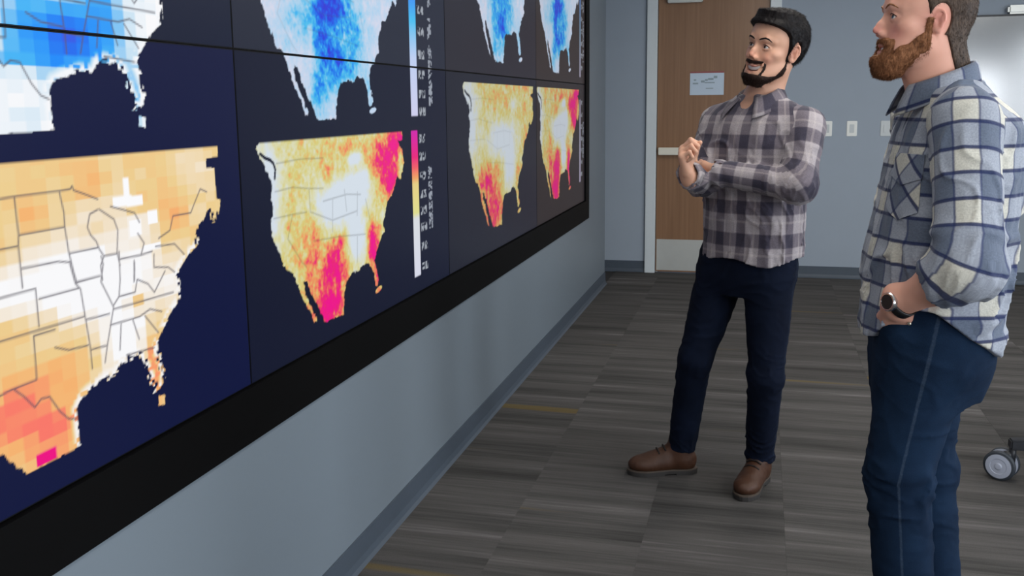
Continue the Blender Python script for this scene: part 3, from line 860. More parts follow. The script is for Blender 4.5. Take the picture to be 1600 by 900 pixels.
def unit(v):
    v = np.array(v, float); return v / np.linalg.norm(v)
def facing(a_deg, pitch=0.0, roll=0.0):
    """columns: person's left, forward, up; forward = (-sin a, -cos a)"""
    a = math.radians(a_deg)
    R = np.array([[math.cos(a), -math.sin(a), 0], [-math.sin(a), -math.cos(a), 0], [0, 0, 1]], float)
    p, r = math.radians(pitch), math.radians(roll)
    Rp = np.array([[1, 0, 0], [0, math.cos(p), -math.sin(p)], [0, math.sin(p), math.cos(p)]])     # + lifts the chin
    Rr = np.array([[math.cos(r), 0, math.sin(r)], [0, 1, 0], [-math.sin(r), 0, math.cos(r)]])     # + tips towards own left
    return R @ Rp @ Rr

def smooth01(x): x = np.clip(x, 0, 1); return x * x * (3 - 2 * x)

# ---- limb coordinates for cloth patterns
def limb_uv(P, pts, ref, r):
    """(around, along) metres for points P near the polyline pts; angle 0 faces ref"""
    best = np.full(len(P), 9.0); U = np.zeros(len(P)); Vv = np.zeros(len(P)); s0 = 0.0
    ref = unit(ref)
    for si, (a, b) in enumerate(zip(pts, pts[1:])):
        a, b = np.array(a, float), np.array(b, float)
        L = np.linalg.norm(b - a); t = (b - a) / L
        e1 = unit(ref - (ref @ t) * t); e2 = np.cross(t, e1)
        d = P - a; h = d @ t; hc = np.clip(h, 0 if s0 > 0 else -0.2, L)
        q = d - hc[:, None] * t
        dist = np.linalg.norm(d - np.clip(h, 0, L)[:, None] * t, axis=1)
        m = dist < best
        best[m] = dist[m]
        U[m] = np.arctan2(q @ e2, q @ e1)[m]; Vv[m] = (s0 + np.clip(h, 0 if si else -.3, L if si < len(pts) - 2 else L + .3))[m]
        s0 += L
    return U, Vv, best

def wrap_uv(Q, U, V, r):
    u = U[Q]; mx = u.max(1, keepdims=True); mn = u.min(1, keepdims=True)
    u = np.where((mx - mn > math.pi) & (u < 0), u + 2 * math.pi, u)
    return np.stack([u * r, V[Q]], -1)

# ---- hands
def hand(F, wrist, e1, n, side, curl=(55, 70, 45), s=1.0, k=0.006, thumb=(0.55, 0.62, 0.5), spread=0.0):
    """e1: wrist to knuckles, n: out of the palm, side: +1 right hand, -1 left"""
    e1 = unit(e1); n = unit(np.array(n) - (np.array(n) @ e1) * e1)
    e2 = np.cross(e1, n) * side                                   # thumb side
    W = np.array(wrist, float)
    lat = [0.031, 0.0105, -0.0100, -0.0290]; kl = [0.088, 0.091, 0.086, 0.078]
    ln = [(0.043, 0.026, 0.021), (0.047, 0.029, 0.022), (0.043, 0.027, 0.021), (0.034, 0.021, 0.019)]
    rr = [0.0095, 0.0098, 0.0092, 0.0082]
    F.add(rcone(W - e1 * 0.03 * s, W + e1 * 0.015 * s, 0.027 * s, 0.026 * s), 0.02)
    for i in range(4):
        a = W + (e1 * 0.012 + e2 * lat[i] * 0.55) * s
        kn = W + (e1 * kl[i] + e2 * lat[i]) * s
        F.add(rcone(a, kn, 0.0165 * s, 0.0125 * s), 0.012)
        ang = 0; p = kn
        for j in range(3):
            ang += math.radians(curl[j] * (1 + 0.08 * (i - 1.5)))
            d = e1 * math.cos(ang) + n * math.sin(ang) + e2 * spread * (1.5 - i)
            q = p + unit(d) * ln[i][j] * s
            F.add(rcone(p, q, rr[i] * s * (1 - 0.06 * j), rr[i] * s * (0.94 - 0.07 * j)), 0.0035 if j else 0.006)
            p = q
    b = W + (e1 * 0.022 + e2 * 0.026 + n * 0.006) * s
    d = unit(e1 * thumb[0] + e2 * thumb[1] + n * thumb[2])
    m1 = b + d * 0.042 * s
    d2 = unit(d * 0.75 + e1 * 0.5 + n * 0.25 - e2 * 0.25); m2 = m1 + d2 * 0.032 * s
    d3 = unit(d2 + n * 0.3 - e2 * 0.3); m3 = m2 + d3 * 0.024 * s
    F.add(rcone(W + e1 * 0.012 * s + e2 * 0.012 * s, m1, 0.016 * s, 0.0125 * s), 0.01)
    F.add(rcone(m1, m2, 0.0115 * s, 0.0105 * s), 0.004); F.add(rcone(m2, m3, 0.0105 * s, 0.0085 * s), 0.003)

# ---- heads: x own left, y forward, z up, eye line at z = 0
FACE = [(-.121, .020, .078, .040), (-.112, .034, .088, .018), (-.097, .046, .0915, -.006), (-.076, .055, .0905, -.022), (-.055, .060, .0895, -.032), (-.035, .0635, .0885, -.036),
        (-.012, .0665, .0865, -.04), (.008, .0685, .0860, -.04), (.026, .0705, .0925, -.04), (.05, .0705, .0915, -.04), (.075, .066, .083, -.04), (.098, .052, .062, -.035)]
def head_base(F, fr, jaw=1.0):
    F.add(ell((0, -.014, .032), (.0775, .099, .090), fr), 0.01)
    F.add(loft([(z, 0, (f + b) / 2, a * jaw if z < -.03 else a, (f - b) / 2) for z, a, f, b in FACE], fr, 2.12), 0.025)
    for sx in (-1, 1):
        F.add(rcone((sx * .050 * jaw, .000, -.064), (sx * .022, .064, -.103), .017, .017, fr), 0.03)
        F.add(ell((sx * .051, .052, -.020), (.015, .018, .012), fr), 0.022)
def head_detail(F, fr, smile=0.0, nose=1.0):
    for sx in (-1, 1):
        F.sub(ell((sx * .0325, .098, .002), (.0175, .0185, .0120), fr), 0.012)
        F.add(rcone((sx * .014, .0860, .0190), (sx * .034, .0825, .0245), .0055, .0065, fr), 0.014)
        F.add(rcone((sx * .034, .0825, .0245), (sx * .052, .066, .020), .0065, .005, fr), 0.014)
        up = [(.0185, .0775, -.001), (.026, .0832, .0052), (.034, .0838, .0060), (.0415, .0800, .0036), (.0475, .0730, -.0015)]
        dn = [(.0185, .0775, -.001), (.026, .0818, -.0058), (.034, .0822, -.0066), (.0415, .0785, -.0050), (.0475, .0730, -.0015)]
        for a, b in zip(up, up[1:]): F.add(rcone((sx * a[0], a[1], a[2] + .0016), (sx * b[0], b[1], b[2] + .0016), .0026, .0026, fr), 0.004)
        for a, b in zip(dn, dn[1:]): F.add(rcone((sx * a[0], a[1], a[2] - .0016), (sx * b[0], b[1], b[2] - .0016), .0024, .0024, fr), 0.004)
        F.add(ell((sx * .0120, .0955, -.0405), (.0068, .0100, .0072), fr), 0.007)
    L = nose
    F.add(rcone((0, .078, .002), (0, .086, -.037), .0085, .0118, fr), 0.010)
    F.add(rcone((0, .0845, .010), (0, .1005, -.018), .0056, .0072, fr), 0.012)
    F.add(rcone((0, .1005, -.018), (0, .1065 * (0.3 + 0.7 * L), -.0315), .0070, .0086, fr), 0.008)
    for sx in (-1, 1): F.sub(ell((sx * .0060, .1020, -.0455), (.0034, .0055, .004), fr), 0.003)
    F.add(rcone((0, .088, -.046), (0, .0915, -.060), .008, .006, fr), 0.008)
    cz = .010 * smile; w = .024 + .012 * smile; yc = .0775 + .0005 * smile
    gap = .0045 + .0055 * smile
    upl = [(-w, yc, -.071 + cz), (-.014, .0900, -.0680), (0, .0938, -.0670), (.014, .0900, -.0680), (w, yc, -.071 + cz)]
    dnl = [(-w, yc, -.071 + cz), (-.014, .0880, -.0690 - 2.1 * gap), (0, .0915, -.0695 - 2.6 * gap), (.014, .0880, -.0690 - 2.1 * gap), (w, yc, -.071 + cz)]
    for a, b in zip(upl, upl[1:]): F.add(rcone(a, b, .0036, .0036, fr), 0.005)
    for a, b in zip(dnl, dnl[1:]): F.add(rcone(a, b, .0044, .0044, fr), 0.006)
    zc = -.0685 - 1.15 * gap
    cut = [(-w * .93, yc + .003, -.0705 + cz), (-w * .55, .0875, zc + cz * .35), (0, .0930, zc), (w * .55, .0875, zc + cz * .35), (w * .93, yc + .003, -.0705 + cz)]
    rc_ = [gap * .30, gap * .80, gap * .95, gap * .80, gap * .30]
    for i in range(4): F.sub(rcone(cut[i], cut[i + 1], rc_[i], rc_[i + 1], fr), 0.0015)
    if smile > .5:
        for sx in (-1, 1):
            F.add(ell((sx * .041, .0700, -.037), (.013, .011, .012), fr), 0.014)
def ears(F, fr0, out=0.0, size=1.0):
    for sx in (-1, 1):
        fr = Frame(fr0.w(np.array((sx * .0785, -.013, -.006)) * (1 - size)), fr0.R, fr0.s * size)
        a = unit((-.45 * sx, .90, .02)); b = unit((0.10 * sx, -.06, .98)); nrm = np.cross(a, b)
        if nrm[0] * sx < 0: nrm = -nrm
        c = np.array((sx * (.0785 + out), -.013, -.004))
        R = np.stack([nrm, a, b], -1)
        F.add(ell(c - nrm * .001, (.0042, .0150, .0285), fr, R), 0.005)
        pts = []
        for k in range(15):
            t = math.radians(20 + 250 * k / 14)
            rw = .0168 if math.sin(t) > -.2 else .0135
            pts.append(c + a * rw * math.cos(t) + b * .0315 * math.sin(t) + nrm * .0035)
        for p, q in zip(pts, pts[1:]): F.add(rcone(p, q, .0036, .0036, fr), 0.003)
        F.add(ell(c - b * .0265 + a * .003, (.0050, .0085, .0085), fr, R), 0.005)
        F.add(ell(c + a * .0125 - b * .004 + nrm * .002, (.0038, .0042, .0075), fr, R), 0.004)
        F.add(rcone(c - a * .007 + b * .014 + nrm * .003, c - a * .008 - b * .012 + nrm * .003, .0030, .0030, fr), 0.004)
        F.sub(ell(c + a * .004 - b * .003 + nrm * .006, (.0055, .0060, .0085), fr, R), 0.004)

def skin_tint(V, fr, skin, lip, blush, smile=0.0):
    x, y, z = fr.local(V[:, 0], V[:, 1], V[:, 2])
    c = np.tile(np.array(srgb(*skin)[:3]), (len(V), 1))
    def mix(m, col):
        nonlocal c
        m = np.clip(m, 0, 1)[:, None]; c = c * (1 - m) + np.array(srgb(*col)[:3]) * m
    near = (np.abs(x) < .12) & (np.abs(y) < .14) & (np.abs(z) < .16)
    g = lambda cx, cy, cz, r: np.exp(-((np.abs(x) - cx) ** 2 + (y - cy) ** 2 + (z - cz) ** 2) / r ** 2) * near
    mix(0.55 * g(.042, .07, -.035, .022), blush); mix(0.7 * g(0, .11, -.034, .015), blush); mix(0.5 * g(.08, -.01, 0, .03), blush)
    cz = .010 * smile
    lm = np.exp(-((x / .024) ** 4 + ((z + .0735 - cz * (x / .03) ** 2 + .004 * smile) / (.0105 + .004 * smile)) ** 4)) * (y > .07) * near
    mix(0.75 * lm, lip)
    inner = np.exp(-((x / .02) ** 4 + ((z + .0755 + .004 * smile) / (.0052 + .004 * smile)) ** 4)) * (y > .066) * (y < .0855) * near
    mix(0.9 * inner, (70, 26, 26))
    return c

def surf_y(F, fr, x, z, y0=.125):
    """local y of the face surface in front of (x, z)"""
    ys = np.linspace(y0, .03, 100)
    P = np.array([fr.w((x, y, z)) for y in ys])
    d = sample(F, P)
    i = int(np.argmax(d < 0))
    return ys[i] if d[i] < 0 else .08

def strands(o, fr, pick, flow, n, length, width, seed, lift=.45):
    """short hairs growing out of the shell mesh o, joined to it"""
    me = o.data
    nv = len(me.vertices)
    co = np.empty(nv * 3, np.float32); me.vertices.foreach_get('co', co); co = co.reshape(-1, 3)
    no = np.empty(nv * 3, np.float32); me.vertex_normals.foreach_get('vector', no); no = no.reshape(-1, 3)
    x, y, z = fr.local(co[:, 0], co[:, 1], co[:, 2])
    nl = no @ fr.R
    ok = np.nonzero(pick(x, y, z, nl))[0]
    rs = np.random.RandomState(seed)
    idx = rs.choice(ok, n)
    base = co[idx] + (rs.rand(n, 3) - .5) * .004
    N = no[idx]; fl = flow(x[idx], y[idx], z[idx]) @ fr.R.T
    fl = fl / np.linalg.norm(fl, axis=1, keepdims=True)
    T1 = fl - (fl * N).sum(1, keepdims=True) * N
    d1 = N * lift + T1 * .85 + (rs.rand(n, 3) - .5) * .6
    d1 /= np.linalg.norm(d1, axis=1, keepdims=True)
    d2 = d1 * .7 + fl * .5 + (rs.rand(n, 3) - .5) * .35
    d2 /= np.linalg.norm(d2, axis=1, keepdims=True)
    L = (length * (.55 + .75 * rs.rand(n)))[:, None]
    side = np.cross(d1, rs.rand(n, 3) - .5); side /= np.linalg.norm(side, axis=1, keepdims=True)
    s2 = np.cross(d1, side)
    base = base - N * .002
    mid = base + d1 * L * .55; tip = mid + d2 * L * .5
    a0, a1, a2 = base + side * width, base - side * width * .5 + s2 * width * .87, base - side * width * .5 - s2 * width * .87
    b0, b1, b2 = mid + side * width * .7, mid - side * width * .35 + s2 * width * .6, mid - side * width * .35 - s2 * width * .6
    V = np.stack([a0, a1, a2, b0, b1, b2, tip], 1).reshape(-1, 3)
    k = (np.arange(n) * 7)[:, None, None]
    q = np.array([[0, 1, 4, 3], [1, 2, 5, 4], [2, 0, 3, 5], [3, 4, 6, 6], [4, 5, 6, 6], [5, 3, 6, 6]])[None] + k
    q = q.reshape(-1, 4)
    quads = q[q[:, 2] != q[:, 3]]; tris = q[q[:, 2] == q[:, 3]][:, :3]
    nq = len(me.polygons)
    oq = np.empty(len(me.loops), np.int32); me.loops.foreach_get('vertex_index', oq)
    allV = np.concatenate([co, V]); loops = np.concatenate([oq, (quads + nv).ravel(), (tris + nv).ravel()])
    tot = np.concatenate([np.full(nq, 4), np.full(len(quads), 4), np.full(len(tris), 3)])
    st = np.concatenate([[0], np.cumsum(tot)[:-1]])
    m2 = bpy.data.meshes.new(me.name)
    m2.vertices.add(len(allV)); m2.vertices.foreach_set('co', allV.astype(np.float32).ravel())
    m2.loops.add(len(loops)); m2.loops.foreach_set('vertex_index', loops.astype(np.int32))
    m2.polygons.add(len(tot)); m2.polygons.foreach_set('loop_start', st.astype(np.int32))
    m2.update(calc_edges=True); m2.polygons.foreach_set('use_smooth', np.full(len(tot), True))
    m2.materials.append(me.materials[0]); m2.validate(); m2.update()
    o.data = m2
# ------------------------------------------------------------------ people: materials
def skin_mat():
    t = NT('skin')
    a = t.n('ShaderNodeAttribute'); a.attribute_name = 'tint'
    o = t.obj(); nz = t.noise(o, 70, 4); pore = t.noise(o, 900, 2)
    c = t.mix(t.math('MULTIPLY', nz, 0.10), a.outputs['Color'], srgb(176, 92, 72))
    t.set(c, 0.48, spec=0.4)
    t.b.inputs['Subsurface Weight'].default_value = 0.12
    t.b.inputs['Subsurface Radius'].default_value = (0.012, 0.005, 0.003)
    t.b.inputs['Subsurface Scale'].default_value = 0.6
    t.bump(pore, 0.06, 0.001)
    MAT['skin'] = t.m
skin_mat()
def hair_mat(name, c0, c1, c2, rough=0.5, along=(1, 1, 0.25), sc=260):
    t = NT(name); o = t.obj()
    g = t.noise(t.mapping(o, along), sc, 3, 0.7); b = t.noise(o, 35, 3)
    f = t.math('ADD', t.math('MULTIPLY', g, 0.7), t.math('MULTIPLY', b, 0.3))
    t.set(t.ramp(f, [(0.35, srgb(*c0)), (0.5, srgb(*c1)), (0.66, srgb(*c2))]), rough, spec=0.18)
    t.bump(g, 0.5, 0.002)
    MAT[name] = t.m
hair_mat('hair_black', (9, 8, 10), (16, 13, 15), (30, 25, 25), 0.55)
hair_mat('beard_dark', (20, 12, 10), (38, 24, 20), (58, 40, 32), 0.6)
hair_mat('hair_brown', (42, 33, 28), (68, 55, 47), (98, 82, 70), 0.6)
hair_mat('beard_ginger', (92, 58, 38), (138, 92, 62), (178, 126, 90), 0.65)

def band(t, c, period, lo, hi, soft=0.02, off=0.0):
    """1 inside lo..hi of every period (fractions), soft edges"""
    f = t.math('FRACT', t.math('ADD', t.math('DIVIDE', c, period), 50.0 + off))
    a = t.n('ShaderNodeMapRange'); a.interpolation_type = 'SMOOTHSTEP'
    t.link(f, a.inputs[0]); a.inputs[1].default_value = lo - soft; a.inputs[2].default_value = lo + soft
    b = t.n('ShaderNodeMapRange'); b.interpolation_type = 'SMOOTHSTEP'
    t.link(f, b.inputs[0]); b.inputs[1].default_value = hi - soft; b.inputs[2].default_value = hi + soft
    return t.math('SUBTRACT', a.outputs[0], b.outputs[0])
def cloth_finish(t, col, uv, weave=900):
    w1 = t.n('ShaderNodeTexWave'); w1.bands_direction = 'X'; w1.inputs['Scale'].default_value = weave / 6.28
    w2 = t.n('ShaderNodeTexWave'); w2.bands_direction = 'Y'; w2.inputs['Scale'].default_value = weave / 6.28
    t.link(uv, w1.inputs[0]); t.link(uv, w2.inputs[0])
    fz = t.noise(uv, 240, 3, 0.7)
    mul = t.ramp(fz, [(0.3, (0.80, 0.80, 0.80, 1)), (0.7, (1.16, 1.16, 1.16, 1))])
    col = t.mix(1.0, col, mul, 'MULTIPLY')
    t.set(col, 0.88, spec=0.15)
    t.b.inputs['Sheen Weight'].default_value = 0.15
    t.bump(t.math('ADD', fz, t.math('MULTIPLY', t.math('ADD', w1.outputs[1], w2.outputs[1]), 0.3)), 0.25, 0.0015)
def plaid_brown():
    t = NT('plaid_brown'); uv = t.uv()
    sp = t.n('ShaderNodeSeparateXYZ'); t.link(uv, sp.inputs[0]); u, v = sp.outputs[0], sp.outputs[1]
    U = band(t, u, 0.086, 0.30, 0.72, 0.03); V = band(t, v, 0.112, 0.30, 0.72, 0.03)
    lu = band(t, u, 0.086, 0.04, 0.12, 0.02); lv = band(t, v, 0.112, 0.04, 0.11, 0.02)
    mid = t.math('MULTIPLY', t.math('ADD', U, V), 0.5)
    col = t.ramp(mid, [(0.0, srgb(160, 153, 157)), (0.5, srgb(108, 101, 110)), (1.0, srgb(62, 59, 73))])
    col = t.mix(t.math('MULTIPLY', t.math('ADD', lu, lv), 0.22), col, srgb(196, 186, 184))
    cloth_finish(t, col, uv)
    MAT['plaid_brown'] = t.m
plaid_brown()
def plaid_blue(name='plaid_blue'):
    t = NT(name); uv = t.uv()
    sp = t.n('ShaderNodeSeparateXYZ'); t.link(uv, sp.inputs[0]); u, v = sp.outputs[0], sp.outputs[1]
    PU, PV = 0.106, 0.108
    U = band(t, u, PU, 0.25, 0.75, 0.015); V = band(t, v, PV, 0.25, 0.75, 0.015)
    nl = t.math('MAXIMUM', band(t, v, PV, 0.205, 0.28, 0.018), band(t, v, PV, 0.72, 0.795, 0.018))
    nu = t.math('MAXIMUM', band(t, u, PU, 0.225, 0.27, 0.02), band(t, u, PU, 0.735, 0.775, 0.02))
    mid = t.math('MULTIPLY', t.math('ADD', U, V), 0.5)
    col = t.ramp(mid, [(0.0, srgb(200, 198, 188)), (0.5, srgb(154, 160, 172)), (1.0, srgb(100, 110, 128))])
    col = t.mix(t.math('MULTIPLY', nu, 0.78), col, srgb(40, 52, 96))
    col = t.mix(t.math('MULTIPLY', nl, 0.92), col, srgb(30, 42, 84))
    cloth_finish(t, col, uv)
    MAT[name] = t.m
plaid_blue()
def denim(name, dark, light, fade):
    t = NT(name); uv = t.uv()
    sp = t.n('ShaderNodeSeparateXYZ'); t.link(uv, sp.inputs[0]); u = sp.outputs[0]
    o = t.obj()
    tw = t.noise(t.mapping(uv, (1, 0.35, 1), rot=(0, 0, 0.6)), 900, 2, 0.8); big = t.noise(o, 9, 4)
    f = t.math('ADD', t.math('MULTIPLY', tw, 0.45), t.math('MULTIPLY', big, 0.55))
    col = t.ramp(f, [(0.32, srgb(*dark)), (0.72, srgb(*light))])
    wob = t.math('MULTIPLY', t.math('SUBTRACT', t.noise(uv, 60, 2), 0.5), 0.003)
    seam = band(t, t.math('ADD', u, wob), 1.0, 0.4972, 0.5028, 0.0012, 0.5)
    pk = t.noise(uv, 160, 2, 0.8)
    col = t.mix(t.math('MULTIPLY', t.math('MULTIPLY', seam, pk), fade), col, srgb(120, 138, 160))
    t.set(col, 0.9, spec=0.12)
    t.bump(tw, 0.3, 0.0012)
    MAT[name] = t.m
denim('denim_dark', (8, 14, 28), (19, 28, 48), 0.12)
denim('denim_blue', (9, 23, 42), (26, 47, 72), 0.20)
plain('boot_leather', (66, 37, 19), 0.6, var=0.35, scale=30, bump=0.2)
plain('boot_sole', (48, 45, 44), 0.7, var=0.15)
plain('boot_welt', (78, 68, 60), 0.7, var=0.1)
plain('lace_dark', (30, 20, 16), 0.8)
plain('shoe_black', (30, 30, 34), 0.5, var=0.1)
plain('watch_black', (14, 14, 17), 0.4)
plain('watch_steel', (206, 208, 210), 0.22, metal=1.0)
plain('button_pale', (198, 194, 190), 0.4)
plain('rivet', (200, 190, 170), 0.3, metal=1.0)
plain('tooth', (240, 236, 230), 0.25, var=0.01)
plain('nail', (222, 176, 164), 0.35)
def eye_mat():
    t = NT('eyeball'); a = t.n('ShaderNodeAttribute'); a.attribute_name = 'tint'
    t.set(a.outputs['Color'], 0.08, spec=0.6)
    MAT['eyeball'] = t.m
eye_mat()

# ------------------------------------------------------------------ people: shared builders
def sample(F, P):
    r = []
    for ax, p in zip((F.xs, F.ys, F.zs), P.T):
        i = np.clip(np.searchsorted(ax, p) - 1, 0, len(ax) - 2)
        r.append((i, np.clip((p - ax[i]) / (ax[i + 1] - ax[i]), 0, 1)))
    out = 0
    for a in (0, 1):
        for b in (0, 1):
            for c in (0, 1):
                w = (r[0][1] if a else 1 - r[0][1]) * (r[1][1] if b else 1 - r[1][1]) * (r[2][1] if c else 1 - r[2][1])
                out = out + w * F.F[r[0][0] + a, r[1][0] + b, r[2][0] + c]
    return out

def torso_patch(name, F, fr, quad, off, mat, parent, rot=0.0, nu=16, nv=16, thick=0.0025, axis_f=0.0, R=0.165):
    """cloth piece laid on the shirt front; quad maps (s,t) in 0..1 to (around metres, height)"""
    s, t = np.meshgrid(np.linspace(0, 1, nu), np.linspace(0, 1, nv), indexing='ij')
    uu, zz = quad(s, t)
    th = uu.ravel() / R; z = zz.ravel()
    rr = np.arange(0.03, 0.27, 0.002)
    dirs = np.stack([np.sin(th), np.cos(th)], -1)
    hit = np.full(len(th), 0.15)
    done = np.zeros(len(th), bool); prev = None
    for r in rr:
        P = np.stack(fr_pts(fr, dirs[:, 0] * r, dirs[:, 1] * r + axis_f, z), -1)
        d = sample(F, P)
        if prev is not None:
            m = (~done) & (prev < 0) & (d >= 0)
            hit[m] = r - 0.002 * (d / (d - prev + 1e-9))[m]; done |= m
        prev = d
    H = hit.reshape(nu, nv)
    for _ in range(2):
        H[1:-1, 1:-1] = (H[1:-1, 1:-1] * 2 + H[:-2, 1:-1] + H[2:, 1:-1] + H[1:-1, :-2] + H[1:-1, 2:]) / 6
    hit = H.ravel()
    outer = np.stack(fr_pts(fr, dirs[:, 0] * (hit + off), dirs[:, 1] * (hit + off) + axis_f, z), -1)
    inner = np.stack(fr_pts(fr, dirs[:, 0] * (hit - 0.003), dirs[:, 1] * (hit - 0.003) + axis_f, z), -1)
    n = nu * nv
    i = np.arange(nu - 1)[:, None] * nv + np.arange(nv - 1)[None, :]
    q = np.stack([i, i + nv, i + nv + 1, i + 1], -1).reshape(-1, 4)
    faces = [q]
    ring = [k * nv for k in range(nu)] + [(nu - 1) * nv + k for k in range(1, nv)] + [k * nv + nv - 1 for k in range(nu - 2, -1, -1)] + [k for k in range(nv - 2, 0, -1)]
    side = np.array([[ring[k], ring[(k + 1) % len(ring)], ring[(k + 1) % len(ring)] + n, ring[k] + n] for k in range(len(ring))])
    Q = np.concatenate([q, side[:, ::-1]]); V = np.concatenate([outer, inner])
    uvv = np.stack([np.concatenate([uu.ravel()] * 2), np.concatenate([zz.ravel()] * 2)], -1)
    c, s_ = math.cos(rot), math.sin(rot)
    uvv = np.stack([uvv[:, 0] * c - uvv[:, 1] * s_, uvv[:, 0] * s_ + uvv[:, 1] * c], -1)
    o = np_mesh(name, V, Q, mat, parent, uv=uvv[Q], smooth=False)
    bm = bmesh.new(); bm.from_mesh(o.data); bmesh.ops.recalc_face_normals(bm, faces=bm.faces[:]); bm.to_mesh(o.data); bm.free()
    return o

def fr_pts(fr, x, y, z):
    R, c = fr.R, fr.c
    return tuple(c[k] + R[k, 0] * x + R[k, 1] * y + R[k, 2] * z for k in range(3))

def folds(F, amp, scale, stretch=(1, 1, 0.5), seed=0.0, mask=None, sharp=3.2):
    """cloth creases: soft swells plus narrow ridges that wander and fade"""
    X, Y, Z = np.broadcast_arrays(F.X, F.Y, F.Z)
    near = np.abs(F.F) < 0.035
    x, y, z = X[near], Y[near], Z[near]
    wx = noise3(x * 9 + seed, y * 9, z * 9) * 0.045; wy = noise3(x * 9, y * 9 + seed, z * 9 + 5) * 0.045
    a, b, c = (x + wx) * scale * stretch[0], (y + wy) * scale * stretch[1], (z + wx - wy) * scale * stretch[2]
    swell = noise3(a * .55 + seed, b * .55, c * .55)
    n = noise3(a + seed, b + 3, c + seed); n2 = noise3(a * 1.7 + 11, b * 1.7 + seed, c * 1.7)
    on_ = np.clip(noise3(x * 7 + 3, y * 7, z * 7 + seed) * 1.6 + .65, 0, 1)
    rid = np.maximum(0, 1 - np.abs(n) * sharp) ** 1.3 * on_ + .55 * np.maximum(0, 1 - np.abs(n2) * sharp) * (1 - .6 * on_)
    d = amp * (0.45 * swell + 0.95 * rid - .25)
    if mask is not None: d = d * mask(x, y, z)
    F.F[near] -= d.astype(np.float32)

def bend(a, b, c, r=0.07, n=7):
    """polyline through a, b, c with a rounded corner"""
    a, b, c = (np.array(q, float) for q in (a, b, c))
    r = min(r, .8 * np.linalg.norm(c - b))
    p, q = b + unit(a - b) * r, b + unit(c - b) * r
    return [a] + [(1 - t) ** 2 * p + 2 * t * (1 - t) * b + t * t * q for t in np.linspace(0, 1, n)] + [c]

def make_shirt(name, person, F, Ft_prim, fr, arms, mat, R=0.165):
    V, Q = F.mesh()
    def gap(Pt):                                            # < 0 on the sleeve, > 0 on the body
        d = np.full(len(Pt), 9.0)
        for pts, rad, ref, vmax in arms:
            U, A, D = limb_uv(Pt, pts, ref, rad)
            d = np.where(A < vmax, np.minimum(d, D - rad), d)
        return d - (Ft_prim[0](Pt[:, 0], Pt[:, 1], Pt[:, 2]) - 0.004)
    for _ in range(2):                                      # draw the armhole seam as a clean line
        cls = gap(V[Q].mean(1)) < 0
        cnt = np.zeros(len(V)); tot = np.zeros(len(V))
        for k in range(4): np.add.at(cnt, Q[:, k], cls); np.add.at(tot, Q[:, k], 1)
        idx = np.nonzero((cnt > 0) & (cnt < tot))[0]
        Pb = V[idx]; g0 = gap(Pb); e = 0.002
        G = np.stack([(gap(Pb + e * ax) - gap(Pb - e * ax)) / (2 * e) for ax in np.eye(3)], -1)
        Nn = np.stack([(sample(F, Pb + e * ax) - sample(F, Pb - e * ax)) for ax in np.eye(3)], -1)
        Nn /= np.linalg.norm(Nn, axis=1, keepdims=True) + 1e-9
        G = G - (G * Nn).sum(1, keepdims=True) * Nn
        stp = -g0[:, None] * G / ((G * G).sum(1, keepdims=True) + 0.05)
        ln = np.linalg.norm(stp, axis=1, keepdims=True)
        V[idx] += stp * np.minimum(1, 0.0036 / (ln + 1e-9))
    cen = V[Q].mean(1)
    u, v, w = fr.local(V[:, 0], V[:, 1], V[:, 2])
    dt = Ft_prim[0](cen[:, 0], cen[:, 1], cen[:, 2])
    side = np.where(v[Q].mean(1) > -0.02, 1.0, -1.0)[:, None]
    uq, vq, wq = u[Q], v[Q] * side, w[Q]
    uu = uq * 1.04 + np.tanh(uq / .09) * np.maximum(0, .085 - vq) * 0.9
    uv = np.stack([uu * side + np.where(side < 0, 0.431, 0.0), wq], -1)
    best = dt - 0.004
    for pts, rad, ref, vmax in arms:
        U, A, D = limb_uv(V, pts, ref, rad)
        dc = D[Q].mean(1) - rad
        m = (dc < best) & (A[Q].mean(1) < vmax)
        best = np.where(m, dc, best)
        uv[m] = wrap_uv(Q[m], U, A, rad * 1.05)
    return np_mesh(name, V, Q, mat, person, uv=uv)

def collar(person, fr, cy, rx, ry, zb, zf, mat, gap=0.30, leaf=0.040, point=0.026, flare=0.020):
    n = 44; rows = []
    for k in range(n + 1):
        ph = gap + (2 * math.pi - 2 * gap) * k / n
        fr_ = (1 + math.cos(ph)) / 2
        zt = zb + (zf - zb) * fr_
        s_, c_ = math.sin(ph), math.cos(ph)
        lf = leaf + point * fr_ ** 3
        fl = flare * (0.8 + 2.3 * fr_ ** 2)
        prof = [(-0.004, -0.030), (-0.003, -0.012), (0.0, -0.001), (0.004, 0.001), (0.009, -0.006), (0.010 + fl * 0.55, -lf * 0.55), (0.010 + fl, -lf)]
        rows.append([fr.w((s_ * (rx + d), c_ * (ry + d) + cy, zt + h)) for d, h in prof])
    V = np.array(rows).reshape(-1, 3); m = 7
    i = np.arange(n)[:, None] * m + np.arange(m - 1)[None, :]
    Q = np.stack([i, i + m, i + m + 1, i + 1], -1).reshape(-1, 4)
    a = np.repeat(np.arange(n + 1) * (2 * math.pi * rx / n), m); b = np.tile([0, .018, .03, .034, .042, .065, .09], n + 1)
    uv = np.stack([a, b], -1)[Q]
    o = np_mesh('collar', V, Q, mat, person, uv=uv)
    sm = o.modifiers.new('thickness', 'SOLIDIFY'); sm.thickness = 0.0035; sm.offset = 0
    return o

def make_jeans(person, F, legs, mat):
    V, Q = F.mesh()
    uv = np.zeros(Q.shape + (2,)); best = np.full(len(Q), 9.0)
    for pts, ref in legs:
        U, A, D = limb_uv(V, pts, ref, 0.075)
        d = D[Q].mean(1); m = d < best; best = np.where(m, d, best)
        uv[m] = wrap_uv(Q[m], U, A, 0.075)
    return np_mesh('jeans', V, Q, mat, person, uv=uv)

